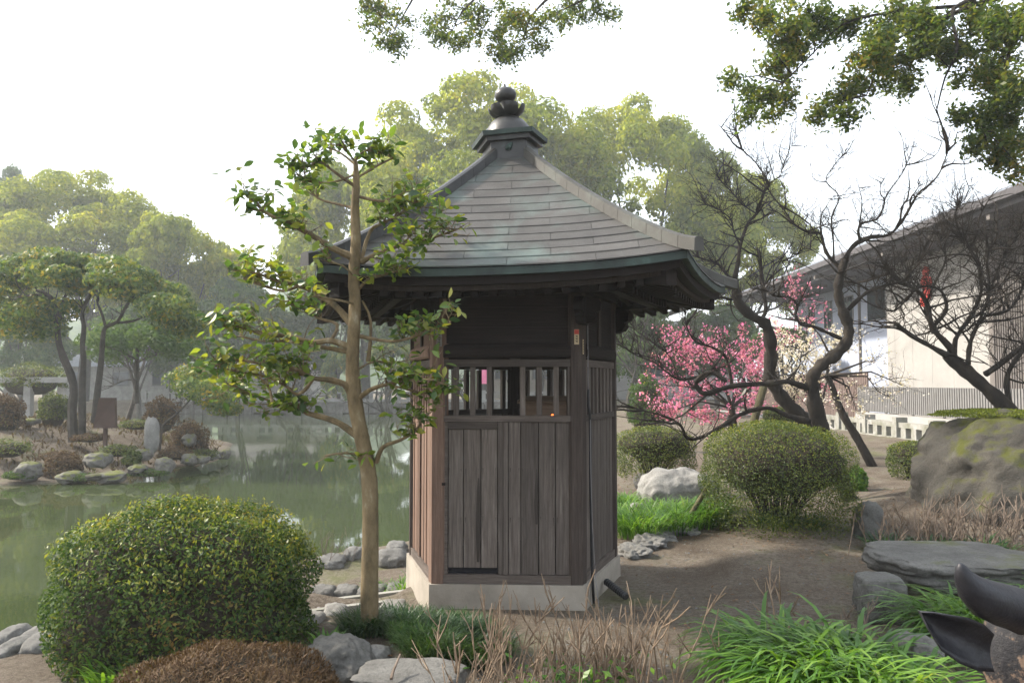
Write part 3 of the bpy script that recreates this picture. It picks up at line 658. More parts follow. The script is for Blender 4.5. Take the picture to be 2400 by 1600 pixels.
shore = [(738, 1322, 812, 1352, 9.3, 'long pale shore stone right of the hedge'), (806, 1305, 850, 1340, 9.6, 'blue grey shore stone left of the camellia trunk'),
         (880, 1286, 960, 1328, 9.3, 'big shore stone between camellia trunk and hut'), (905, 1268, 955, 1296, 9.9, 'far shore stone beside the hut wall')]
for i, (a, b, c, d, Y, lab) in enumerate(shore): rock('shore_stone', lab, a, b, c, d, Y, M_rock, 30 + i, .45, 'stones along the shore behind the hut', rough=.15)
for i, (a, b, c, d, Y, lab) in enumerate([(722, 1374, 784, 1424, 7.35, 'squared kerb stone nearest the hedge above the gutter'), (782, 1374, 838, 1418, 7.45, 'middle squared kerb stone above the gutter'),
    (838, 1372, 905, 1414, 7.5, 'squared kerb stone behind the camellia trunk'), (905, 1368, 958, 1410, 7.55, 'kerb stone touching the grass by the hut')]):
    rock('kerb_stone', lab, a, b, c, d, Y, M_rock, 40 + i, .34, 'kerb stones above the gutter', rough=.08, power=5)
for i, (a, b, c, d, Y, lab) in enumerate([(700, 1474, 760, 1505, 5.7, 'pale broken stone near the hedge foot'), (755, 1446, 815, 1484, 6.0, 'pale broken stone left of the camellia trunk'),
    (890, 1408, 952, 1432, 6.25, 'white broken stones beside the hut plinth')]):
    rock('pale_stone', lab, a, b, c, d, Y, M_rockw, 46 + i, .3, 'pale stones along the gutter', rough=.2)
for i, (a, b, c, d, Y, lab) in enumerate([(1448, 1286, 1516, 1322, 8.0, 'edging stone nearest the hut wall on the right'), (1482, 1266, 1560, 1302, 8.3, 'middle rough edging stone of the grass bed'),
    (1520, 1258, 1580, 1286, 8.7, 'small rough edging stone of the grass bed'), (1552, 1252, 1640, 1276, 9.0, 'flat pale slab at the end of the grass edging')]):
    rock('edging_stone', lab, a, b, c, d, Y, M_rock, 52 + i, .45, 'stones edging the grass bed', rough=.4, fine=.12, power=3.5, sub=5)
# gutter and hose
gt = thing('stone_gutter', 'narrow concrete gutter running past the camellia to the hut', 'gutter', (-1.2, 6.75, -.15))
for nm, dy in (('near_kerb', -.14), ('far_kerb', .14)):
    mb = MB(); a, b = Vector((-2.0, 6.45 + dy, -.12)), Vector((-.75, 6.98 + dy, -.10)); d = (b - a).normalized(); n = Vector((-d.y, d.x, 0))
    mb.hexa([p + n * s + Vector((0, 0, z)) for z in (-.25, .0) for p, s in ((a, -.03), (b, -.03), (b, .03), (a, .03))]); mb.build(nm, M_concr, gt)
hs = thing('hose', 'grey plastic hose crossing the gutter left of the camellia trunk', 'hose', at(780, 1435, 6.4))
mb = MB(); mb.tube([at(690, 1405, 6.9), at(730, 1420, 6.7), at(770, 1436, 6.45), at(810, 1446, 6.25), at(850, 1456, 6.1)], .017, 8); mb.build('hose_body', M_hose, hs, smooth=True)
st = thing('dry_stick', 'dry forked stick lying on the slab rock', 'stick', at(930, 1550, 4.3))
mb = MB(); mb.tube([at(938, 1532, 4.30), at(930, 1552, 4.25), at(922, 1570, 4.2), at(917, 1590, 4.15)], [.005, .007, .008, .009], 6); mb.build('stick_body', M_twigd, st)

# ------------------------------------------------------------------ shrubs and grasses
def dome(n, rx, ry, rz, rng, zmin=-.25, power=2.4, shell=.12, lump=.05):
    d = rdirs(int(n * 2.2), rng); d = d[d[:, 2] > zmin][:n]
    k = (np.abs(d)**power).sum(1) ** (-1 / power)
    lum = 1 + lump * (np.sin(d[:, 0]*7 + 1) * np.cos(d[:, 1]*6) + np.sin(d[:, 2]*9 + d[:, 0]*5))
    r = k * lum * (1 - shell * rng.random(len(d)) ** 1.5)
    P = d * r[:, None] * np.array([rx, ry, rz]); N = nrm(d / np.array([rx, ry, rz])); return P, N
def core(name, rx, ry, rz, c, mat, parent, seed, s=.86):
    me = rockmesh(rx * s, ry * s, rz * s, seed, .08, 4, 2.4); me.transform(Matrix.Translation(Vector(c) - org(parent)))
    return link(name, me, mat, parent, None, True)
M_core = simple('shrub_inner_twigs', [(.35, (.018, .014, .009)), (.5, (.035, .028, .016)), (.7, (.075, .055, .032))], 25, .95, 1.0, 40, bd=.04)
rng = np.random.default_rng(7)
# big hedge left of the hut
c, w, h = ext(128, 1174, 728, 1570, 5.15)
hb = thing('round_hedge', 'large dense rounded evergreen hedge at the lower left by the pond', 'hedge', (c.x, 5.15, c.z - h / 2))
cc = Vector((c.x, 5.15, c.z - h * .10)); rx, ry, rz = w / 2 * .98, .62, h * .58
P, N = dome(38000, rx, ry, rz, rng, -.75, 2.5, .16); P += np.array(cc)
hol = np.array([noise.noise(Vector(p) * 5.0) for p in P]); keep = (hol > -.42) | (rng.random(len(P)) < .45); P = P[keep] + N[keep] * (hol[keep] * .05)[:, None]; N = N[keep]
V, Fq = leafcloud(P, N, .029, .013, rng, .95, .2); npmesh('foliage', V, Fq, M_hedge, hb)
hi = (P[:, 2] > cc.z + rz * .35) & (rng.random(len(P)) < .42); P2 = P[hi] + N[hi] * rng.uniform(.0, .05, (hi.sum(), 1))
V, Fq = leafcloud(P2, N[hi], .028, .012, rng, .9, .3, axis=np.tile([[0, 0, 1.0]], (len(P2), 1)), axw=.45); npmesh('sunlit_young_shoots', V, Fq, M_younglit, hb)  # hedge top: young leaves, also coloured paler for the light there
core('inner_twigs', rx, ry, rz, cc, M_core, hb, 3, .89)
# low brown clipped bush at the bottom
c, w, h = ext(262, 1526, 790, 1710, 4.0)
bb2 = thing('brown_clipped_bush', 'low brown winter bush at the bottom edge below the hedge', 'bush', (c.x, 4.0, c.z - h / 2))
cc = Vector((c.x, 4.0, c.z - h * .5)); P, N = dome(22000, w / 2, .42, h, rng, 0, 2.6, .10); P += np.array(cc)
V, Fq = leafcloud(P, N, .036, .006, rng, .6, 0, axis=N + np.array([0, 0, .4]), axw=.8); npmesh('foliage', V, Fq, M_brown, bb2)
core('inner_twigs', w / 2, .42, h, cc, M_core, bb2, 4, .92)
# yellow-green weeds between hedge and rock, left corner fern
def blades(roots, ang, L, th0, th1, W, rng, nseg=6, side=.15):
    n = len(roots); t = np.linspace(0, 1, nseg + 1); p = roots.copy(); out = []
    hd = np.stack([np.cos(ang), np.sin(ang), np.zeros(n)], 1); sd = np.stack([-np.sin(ang), np.cos(ang), np.zeros(n)], 1)
    bend = rng.normal(0, side, n)
    for i, tt in enumerate(t):
        wd = W * np.clip(np.minimum(.55 + tt * 1.5, (1 - tt) * 2.6 + .06), 0, 1)
        out.append(np.stack([p - sd * (wd / 2)[:, None], p + sd * (wd / 2)[:, None]], 1))
        th = th0 + (th1 - th0) * tt ** 1.2
        p = p + (hd * np.sin(th)[:, None] + np.array([0, 0, 1]) * np.cos(th)[:, None] + sd * (bend * tt)[:, None]) * (L / nseg)[:, None]
    V = np.stack(out, 1).reshape(n, -1, 3); k = (nseg + 1) * 2
    base = np.arange(n)[:, None] * k; f = [np.stack([base[:, 0] + 2*i, base[:, 0] + 2*i + 1, base[:, 0] + 2*i + 3, base[:, 0] + 2*i + 2], 1) for i in range(nseg)]
    return V.reshape(-1, 3), np.concatenate(f)
def tuft(parent_name, label, centres, n, L, W, mat, rng, th=(.15, 2.1), spread=.12, group=None, aim=None, cat='grass clump'):
    o = None; Vs, Fs, m = [], [], 0
    for (x, y, r) in centres:
        a0 = rng.uniform(0, 2*math.pi, n); rr = r * np.sqrt(rng.random(n))
        R = np.stack([x + rr*np.cos(a0), y + rr*np.sin(a0), np.zeros(n)], 1); R[:, 2] = hgt(R[:, 0], R[:, 1]) - .01
        ang = a0 + rng.normal(0, .7, n)
        if aim is not None: ang = np.where(rng.random(n) < .45, aim + rng.normal(0, .6, n), ang)
        Lb = L * rng.uniform(.55, 1.15, n); t0 = th[0] * rng.uniform(.2, 1.6, n); t1 = th[1] * rng.uniform(.7, 1.15, n)
        V, Fq = blades(R, ang, Lb, t0, t1, W * rng.uniform(.7, 1.25, n), rng); Vs.append(V); Fs.append(Fq + m); m += len(V)
    x, y, _ = centres[0]; base = (x, y, H(x, y))
    o = npmesh(parent_name, np.concatenate(Vs), np.concatenate(Fs), mat, None, base, True)
    return tag(o, label, cat, group)
tuft('grass_clump', 'lush green long-bladed grass clump in the foreground right of the path',
     [(1.62, 4.25, .20), (1.45, 4.55, .16), (1.86, 4.05, .18), (1.58, 4.0, .18), (1.42, 4.2, .14), (1.78, 4.38, .15)], 330, .60, .022, M_grass, rng, (.35, 2.75), aim=3.6)
tuft('grass_clump', 'lush green grass clump between flat stone slab and bronze ox',
     [(2.85, 5.25, .18), (3.2, 5.35, .22), (3.0, 5.05, .16), (3.6, 5.4, .25)], 320, .62, .019, M_grass, rng, (.35, 2.7), aim=3.4)
tuft('grass_bed', 'bed of long green grass between hut and pale granite boulder',
     [(1.35, 8.7, .25), (1.7, 9.0, .28), (2.05, 9.2, .25), (1.45, 9.4, .3), (1.85, 9.6, .25), (2.3, 9.35, .2), (1.3, 9.9, .3)], 380, .42, .012, M_grass, rng, (.3, 2.1))
tuft('grass_tuft', 'pale yellow-green grass tuft left of the granite boulder', [(1.52, 10.4, .15), (1.45, 10.6, .12)], 200, .4, .012, M_grass, rng, (.3, 2.0))
tuft('mondo_grass', 'dark fine mondo grass mound at the camellia trunk foot',
     [(-.55, 5.15, .22), (-.35, 5.0, .22), (-.72, 5.3, .2), (-.2, 4.95, .2), (-.5, 4.9, .16), (-.95, 5.25, .14), (-.33, 5.25, .15)], 900, .20, .006, M_grassd, rng, (.3, 1.9))
tuft('grass_tuft', 'bright grass tuft on the bank against the hut wall', [(-1.15, 7.55, .16), (-1.0, 7.45, .12)], 260, .26, .008, M_grass, rng, (.3, 2.0))
tuft('weeds', 'yellow-green weeds at the foot of the hedge in the lower left', [(-1.95, 4.75, .2), (-2.1, 4.55, .2)], 200, .22, .018, M_grass, rng, (.2, 1.8), cat='weeds')
tuft('weeds', 'yellow-green weeds between hedge and wedge rock', [(-1.12, 4.95, .08), (-1.02, 4.8, .06)], 140, .16, .016, M_grass, rng, (.2, 1.8), cat='weeds')
tuft('grass_tuft', 'grass at the foot of the clipped round shrub', [(2.9, 8.75, .2), (2.7, 8.9, .15), (3.2, 8.7, .12)], 160, .28, .008, M_grassd, rng, (.3, 2.0))
tuft('grass_tuft', 'green leaves among the dry twigs in front of the boulder', [(3.7, 8.0, .2), (4.1, 7.9, .2), (4.5, 7.8, .2)], 130, .28, .022, M_grassd, rng, (.3, 1.9))

# clipped round shrubs showing their stems
def stemshrub(label, px0, py0, px1, py1, Y, n, seed, mat=M_azal, open_=.05, ry=None, stems=60, L=.024, W=.012, group='clipped round azaleas', cr=.84):
    rng = np.random.default_rng(seed); c, w, h = ext(px0, py0, px1, py1, Y); z0 = c.z - h / 2; rx = w / 2; ry = ry or rx
    o = thing('clipped_shrub', label, 'shrub', (c.x, Y, z0), group)
    cc = np.array([c.x, Y, z0 + h * .46]); rz = h * .54
    P, N = dome(n, rx, ry, rz, rng, -.72, 3.0, .30, .03)
    low = (P[:, 2] / rz) < -.05; keep = ~low | (rng.random(len(P)) < .75); P, N = P[keep], N[keep]
    V, Fq = leafcloud(P + cc, N, L, W, rng, .8, .25); npmesh('foliage', V, Fq, mat, o)
    hi = (P[:, 2] > rz * .5) & (rng.random(len(P)) < .35); V, Fq = leafcloud(P[hi] + cc + N[hi] * .012, N[hi], L, W * .9, rng, .8, .3); npmesh('sunlit_young_shoots', V, Fq, M_younglit, o)  # crown leaves: new growth plus painted top light
    mb = MB(); random.seed(seed)
    for i in range(stems):
        d = Vector((random.gauss(0, 1), random.gauss(0, 1), random.uniform(.3, 1.6))).normalized()
        e = Vector(cc) + Vector((d.x * rx * .88, d.y * ry * .88, d.z * rz * .85)); b = Vector((c.x + d.x * .10, Y + d.y * .10, z0 - .03))
        m1 = b.lerp(e, .35) + Vector((0, 0, h * .10)); pts = [b, m1, b.lerp(e, .7) + Vector((random.uniform(-.03, .03), random.uniform(-.03, .03), .05)), e]
        mb.tube(pts, [.011, .008, .005, .002], 5)
        for j in range(3):
            t = random.uniform(.35, .8); q = b.lerp(e, t) + Vector((0, 0, h * .08)); e2 = q + Vector((random.gauss(0, .12), random.gauss(0, .12), random.uniform(.05, .25))) * (h / .9)
            mb.tube([q, q.lerp(e2, .5) + Vector((0, 0, .02)), e2], [.005, .0035, .0015], 4)
    mb.build('stems', M_bark, o)
    me = rockmesh(rx * cr, ry * cr, rz * cr * .62, seed, .1, 4, 2.3); me.transform(Matrix.Translation(Vector((0, 0, h * .64)))); link('inner_twigs', me, M_core, o, None, True)
    return o
stemshrub('large clipped round shrub with visible stems right of the hut', 1650, 990, 1988, 1250, 9.0, 42000, 11)
stemshrub('clipped round shrub close behind the hut on its right', 1440, 1000, 1628, 1122, 12.2, 12000, 12, stems=34, L=.03, W=.015)
stemshrub('small clipped ball shrub left of the huge boulder', 2085, 1034, 2192, 1122, 13.6, 6000, 13, stems=24, L=.035, W=.018)
stemshrub('pale clipped mound behind the leaning plum trunk', 1790, 955, 1860, 1010, 17.0, 4000, 14, stems=10, L=.045, W=.022)
# moss cushion growing on top of the boulder
c, w, h = ext(2190, 942, 2480, 985, 9.9); P, N = dome(9000, w / 2, .6, .08, rng, -.05, 2.2, .25); P += np.array([c.x, 9.9, c.z - .05])
V, Fq = leafcloud(P, N, .03, .012, rng, .7, .3); mc = npmesh('moss_cushion', V, Fq, M_mossgr, None, (c.x, 9.9, c.z - .05)); tag(mc, 'bright green clipped mat growing on top of the boulder', 'moss')

# bare twiggy shrubs
def twigshrub(name, label, roots, hmin, hmax, mat, seed, forks=3, r0=.007, lean=.25, parent=None):
    random.seed(seed); mb = MB()
    for (x, y) in roots:
        z = H(x, y) - .02; hh = random.uniform(hmin, hmax); d = Vector((random.gauss(0, lean), random.gauss(0, lean), 1)).normalized()
        pts = [Vector((x, y, z))]; 
        for s in range(5):
            d = (d + Vector((random.gauss(0, .11), random.gauss(0, .11), .04))).normalized(); pts.append(pts[-1] + d * hh / 5)
        rr = r0 * random.uniform(.7, 1.3); mb.tube(pts, [rr * (1 - .13 * i) for i in range(6)], 5)
        for j in range(forks):
            k = random.randint(2, 4); q = pts[k]; d2 = (d + Vector((random.gauss(0, .55), random.gauss(0, .55), .1))).normalized(); l = hh * random.uniform(.15, .45)
            p1 = q + d2 * l * .5; p2 = p1 + (d2 + Vector((random.gauss(0, .15), random.gauss(0, .15), .25))).normalized() * l * .5
            mb.tube([q, p1, p2], [rr * .6, rr * .5, rr * .35], 4)
            if random.random() < .6:
                d3 = (d2 + Vector((random.gauss(0, .5), random.gauss(0, .5), .2))).normalized(); mb.tube([p1, p1 + d3 * l * .35], [rr * .42, rr * .3], 4)
    x, y = roots[0]; o = thing(name, label, 'shrub', (x, y, H(x, y))); mb.build('stems', mat, o); return o
random.seed(5)
def scatter(cx, cy, rx, ry, n): return [(cx + random.gauss(0, .45) * rx, cy + random.gauss(0, .45) * ry) for _ in range(n)]
r_ = scatter(.10, 4.35, .55, .35, 76) + scatter(.62, 4.4, .45, .3, 36); random.shuffle(r_)
tw = twigshrub('bare_shrub', 'bare tan twiggy shrub at the bottom in front of the hut', r_, .26, .57, M_twig, 6, 3, .0062, .22)
P = np.array([[x + random.gauss(0, .05), y + random.gauss(0, .05), H(x, y) + random.uniform(.03, .22)] for x, y in scatter(.35, 4.3, .42, .25, 260)])
V, Fq = leafcloud(P, np.tile([[0, -.3, 1.0]], (len(P), 1)), .05, .024, rng, .5); npmesh('low_leaves', V, Fq, M_grass, tw)
twigshrub('bare_shrub', 'dry grey-brown twigs in front of the huge boulder', scatter(4.2, 8.05, .75, .3, 70) + scatter(4.75, 8.2, .6, .3, 40), .28, .62, M_twigd, 7, 4, .0075, .3)
twigshrub('bare_shrub', 'few dry stems sticking up behind the foreground grass clump', [(1.6, 5.0), (1.63, 5.02), (1.58, 4.98)], .45, .62, M_twig, 8, 3, .008, .08)
twigshrub('bare_shrub', 'small dry forked twigs by the squat stone block', [(2.05, 4.9), (2.08, 4.95), (2.1, 4.9), (2.02, 4.92)], .30, .42, M_twigd, 9, 4, .008, .2)
twigshrub('bare_shrub', 'dry brown grass-like twigs behind the round shrub near the pink plum', scatter(2.6, 14.5, .7, .3, 60), .3, .6, M_twigd, 10, 3, .008, .25)
twigshrub('bare_shrub', 'dry reddish stems beside the slim plum trunk', scatter(5.25, 12.6, .2, .2, 26), .25, .5, M_twigd, 15, 3, .008, .3)
twigshrub('bare_shrub', 'dry grass stalks on the shore left of the camellia trunk', scatter(-2.0, 9.4, .3, .15, 16), .15, .42, M_twigd, 16, 2, .004, .3)

# ------------------------------------------------------------------ trees
def pl(pts, Y, k=1.0, o=(0, 0), dy=0.0, wob=0.0, seed=0):
    """pixel polyline -> smooth points in the place; dy is how far the far end lies behind the near end"""
    r = random.Random(seed); n = len(pts); raw = []
    for i, (x, y) in enumerate(pts):
        t = i / max(1, n - 1); raw.append(at(o[0] + x * k, o[1] + y * k, Y + dy * t + r.uniform(-wob, wob)))
    out = []
    for i in range(n - 1):
        p0, p1, p2, p3 = raw[max(i-1, 0)], raw[i], raw[i+1], raw[min(i+2, n-1)]
        for s in range(3):
            t = s / 3; out.append(.5 * ((2*p1) + (p2 - p0)*t + (2*p0 - 5*p1 + 4*p2 - p3)*t*t + (3*p1 - p0 - 3*p2 + p3)*t*t*t))
    out.append(raw[-1]); return out
def limb(mb, pts, r0, r1, n=8, knob=.10):
    m = len(pts); mb.tube(pts, [(r0 + (r1 - r0) * (i / (m - 1)) ** .8) * (1 + random.uniform(-knob, knob)) for i in range(m)], n)
def twigs(mb, pts, cnt, L, r, rnd, up=.5, levels=2, t0=.1, spread=.8, tips=None, segs=5):
    m = len(pts)
    for _ in range(cnt):
        i = min(m - 2, int(m * rnd.uniform(t0, 1))); p = pts[i].lerp(pts[i+1], rnd.random()); ax = (pts[i+1] - pts[i]).normalized()
        d = (Vector((rnd.gauss(0, spread), rnd.gauss(0, spread * .8), rnd.gauss(up, spread * .6))) + ax * .5).normalized(); l = L * rnd.uniform(.4, 1.2); q = [p]
        for s in range(segs):
            d = (d + Vector((rnd.gauss(0, .22), rnd.gauss(0, .22), rnd.gauss(.05, .18)))).normalized(); q.append(q[-1] + d * l / segs)
        mb.tube(q, [r * (1 - .75 * j / segs) for j in range(segs + 1)], 4 if r < .012 else 5)
        if tips is not None: tips.extend(q[1:])
        if levels > 1: twigs(mb, q, rnd.randint(2, 4), l * .5, r * .55, rnd, up * .7, levels - 1, .2, spread, tips, max(3, segs - 1))

# camellia in front of the hut
random.seed(21); Yc = 5.25
base = at(866, 1492, Yc); base.z = H(base.x, Yc)
cml = thing('camellia_tree', 'slim pale-barked camellia with tiered leafy branches left of the hut', 'tree', base)
mb = MB(); tr = pl([(868, 1505), (867, 1470), (866, 1380), (868, 1260), (866, 1130), (852, 1045), (835, 960), (826, 870), (829, 780), (832, 710), (829, 650), (834, 570), (832, 490), (835, 430), (834, 392), (832, 372)], Yc, wob=0)
rr = [.085, .078] + [.068] * 1; m = len(tr)
rads = np.interp(np.linspace(0, 1, m), [0, .03, .10, .25, .40, .55, .72, .85, 1], [.072, .062, .056, .052, .047, .040, .034, .025, .010])
mb.tube(tr, [r * (1 + random.uniform(-.04, .05)) for r in rads], 14); mb.build('trunk', M_bark_c, cml, smooth=True)
BR = [ # pixel polylines (2352-wide), radius, depth change, side leaves
 ([(812, 592), (760, 568), (715, 540), (660, 512), (610, 488), (572, 452)], .030, -.25, 1.7), ([(808, 745), (770, 702), (730, 677), (690, 655), (640, 645), (590, 628), (552, 622)], .028, .25, 1.5),
 ([(690, 655), (650, 668), (600, 655), (560, 640)], .012, .3, 1), ([(808, 800), (760, 782), (720, 786), (660, 772), (600, 766), (540, 748), (500, 752)], .027, -.3, 1.2), ([(806, 808), (740, 797), (680, 786), (600, 782), (550, 772)], .018, .2, 1),
 ([(760, 782), (775, 745), (730, 730), (690, 705), (650, 690)], .014, .35, 1), ([(806, 902), (790, 882), (755, 872), (718, 868), (680, 848), (640, 842), (600, 835), (540, 826), (498, 838)], .028, -.35, 1.3),
 ([(720, 868), (700, 895), (680, 905), (655, 885), (600, 862), (540, 852), (485, 836)], .014, -.2, 1.2), ([(822, 1002), (780, 972), (740, 957), (705, 948), (680, 930), (655, 940), (620, 920), (575, 905), (535, 885)], .027, .3, 1.3),
 ([(625, 922), (618, 890), (600, 870)], .012, .1, 1), ([(828, 1045), (790, 1040), (745, 1046)], .008, -.1, .5),
 ([(826, 662), (846, 642), (880, 632), (912, 622)], .013, -.15, 1.6), ([(828, 605), (850, 532), (880, 512), (930, 485), (965, 452)], .016, .2, 1.8),
 ([(832, 600), (880, 577), (930, 560), (980, 550), (1048, 528)], .022, -.30, 2.0), ([(826, 772), (900, 784), (960, 770), (1035, 742)], .014, -.35, 1.9),
 ([(816, 922), (850, 895), (890, 882), (940, 872), (1005, 872)], .022, -.3, 1.7), ([(890, 882), (940, 895), (985, 905), (1010, 900)], .009, -.2, .8),
 ([(864, 1062), (880, 1026), (920, 1010), (955, 988), (970, 960)], .020, -.2, 1), ([(846, 830), (852, 740), (832, 690)], .016, -.08, 0),
 ([(818, 430), (772, 398), (735, 372), (705, 385)], .013, -.2, 1), ([(818, 410), (868, 380), (905, 362)], .011, .2, 1), ([(818, 450), (880, 462), (928, 446), (968, 478)], .013, -.2, 1.7),
 ([(818, 380), (780, 350), (742, 336)], .011, .2, 1.4), ([(816, 368), (830, 352), (850, 345), (872, 352)], .008, .1, 1), ([(817, 372), (800, 352), (790, 340)], .008, -.15, 1), ([(818, 400), (760, 420), (700, 415)], .008, -.2, 1.2), ([(822, 480), (780, 470), (730, 455), (700, 420)], .010, .25, .8), ([(822, 700), (780, 690), (720, 680)], .010, -.3, .8), ([(818, 850), (860, 830), (905, 835)], .008, .2, .8), ([(818, 640), (790, 612), (750, 600)], .008, -.25, .7)]
mb = MB(); tips = []; rnd = random.Random(33)
for pts, r, dy, lv_ in BR:
    q = pl([(x * K, y * K) for x, y in pts], Yc, 1, (0, 0), dy, .02, 5); limb(mb, q, r * .92, .006, 7)
    if lv_:
        t2 = []; twigs(mb, q, int(len(q) * 1.0 * lv_), .17, .0046, rnd, .45, 2, .38, .8, t2, 4); tips += t2 + q[int(len(q) * .6):]
mb.build('branches', M_bark_c, cml)
rngc = np.random.default_rng(8); T = np.array([tuple(p) for p in tips])
idx = rngc.choice(len(T), 3000); P = T[idx] + rngc.normal(0, 1, (3000, 3)) * np.array([.032, .032, .02])
def cam_leaf_mesh(L=.070, W=.036):
    prof = [(0, .0), (.18, .55), (.42, 1.0), (.68, .82), (.88, .35), (1.0, 0)]; vs = []; fs = []
    for t, w_ in prof: vs += [(t*L, -w_*W/2, w_*W*.14 - .02*L*(t*2)**2), (t*L, 0, -.02*L*(t*2)**2), (t*L, w_*W/2, w_*W*.14 - .02*L*(t*2)**2)]
    for i in range(5): fs += [(i*3, i*3+3, i*3+4, i*3+1), (i*3+1, i*3+4, i*3+5, i*3+2)]
    return np.array(vs), np.array(fs)
LV, LF = cam_leaf_mesh(); n = len(P)
nn = nrm(rngc.normal(0, .55, (n, 3)) + np.array([0, -.15, .9])); ax_ = rngc.normal(0, 1, (n, 3)); ax_[:, 2] -= .35; ax_ = nrm(ax_ - nn * (ax_ * nn).sum(1, keepdims=True)); bx_ = np.cross(nn, ax_); scl = rngc.uniform(.65, 1.25, n)
order = np.argsort(P[:, 1] - .0 * P[:, 0]); single = order[:300]; rest = order[300:]
Rm = np.stack([ax_, bx_, nn], 2) * scl[:, None, None]
V = (np.einsum('nij,kj->nki', Rm[rest], LV) + P[rest][:, None]).reshape(-1, 3); Fq = (LF[None] + (np.arange(len(rest)) * len(LV))[:, None, None]).reshape(-1, 4)
fo = npmesh('foliage', V, Fq, M_leafcam, cml, smooth=True); fo['kind'] = 'stuff'
lm = bpy.data.meshes.new('leaf'); lm.from_pydata([tuple(v) for v in LV], [], [tuple(f) for f in LF]); lm.materials.append(None)
def leafvariant(i):
    m, nt = newmat('camellia_single_leaf'); oi = nd(nt, 'ShaderNodeObjectInfo')
    c = ramp(nt, oi.outputs['Random'], [(.1, (.022, .055, .018)), (.42, (.055, .11, .024)), (.74, (.125, .18, .030)), (.99, (.25, .24, .03))])
    p = nd(nt, 'ShaderNodeBsdfPrincipled'); p.inputs['Roughness'].default_value = .42; nt.links.new(c, p.inputs['Base Color'])
    t = nd(nt, 'ShaderNodeBsdfTranslucent'); nt.links.new(mixc(nt, 1.0, c, (1.44, 1.37, .75), 'MULTIPLY'), t.inputs[0]); mx = nd(nt, 'ShaderNodeMixShader'); mx.inputs[0].default_value = .38
    nt.links.new(p.outputs[0], mx.inputs[1]); nt.links.new(t.outputs[0], mx.inputs[2]); o = nd(nt, 'ShaderNodeOutputMaterial'); nt.links.new(mx.outputs[0], o.inputs[0]); return m
lm.materials[0] = leafvariant(0); lm.polygons.foreach_set('use_smooth', [True] * len(lm.polygons))
for i in single:
    o = bpy.data.objects.new('leaf', lm); C.objects.link(o); o.parent = cml
    M4 = Matrix([[*Rm[i][r], 0] for r in range(3)] + [[0, 0, 0, 1]]).to_4x4(); M4.translation = Vector(P[i]) - org(cml); o.matrix_local = M4

# bare plum trees on the right
Z1 = dict(k=1 / 2.24, o=(1400, 300)); Z2 = dict(k=1 / 3.136, o=(1400, 700))
def plum(name, label, basepx, Y, limbs, seed, tw=1.0, tl=.55, group='old plum trees right of the hut'):
    rnd = random.Random(seed); random.seed(seed); b = at(basepx[0], basepx[1], Y); b.z = H(b.x, Y) - .03
    o = thing(name, label, 'tree', b, group); tk = MB(); br = MB(); tg = MB()
    for j, (pts, z, r0, r1, dy, nt_, trunk) in enumerate(limbs):
        q = pl(pts, Y + (0 if trunk else rnd.uniform(-.05, .05)), z['k'], z['o'], dy, .03, seed + j)
        limb(tk if trunk else br, q, r0 * .70, r1 * .74, 12 if trunk else 8, .22)
        if nt_: twigs(br, q, int(nt_ * .5), tl * 1.5, max(.008, min(.017, r0 * .35)), rnd, .22, 2, .15, .95, None, 6)
        if nt_: twigs(tg, q, int(nt_ * tw * 3.2), tl * .85, max(.0040, min(.007, r1 * .45)), rnd, .5, 3, .2, .8)
    tk.build('trunk', M_bark, o, smooth=True); br.build('branches', M_bark, o, smooth=True); tg.build('twigs', M_bark, o); return o
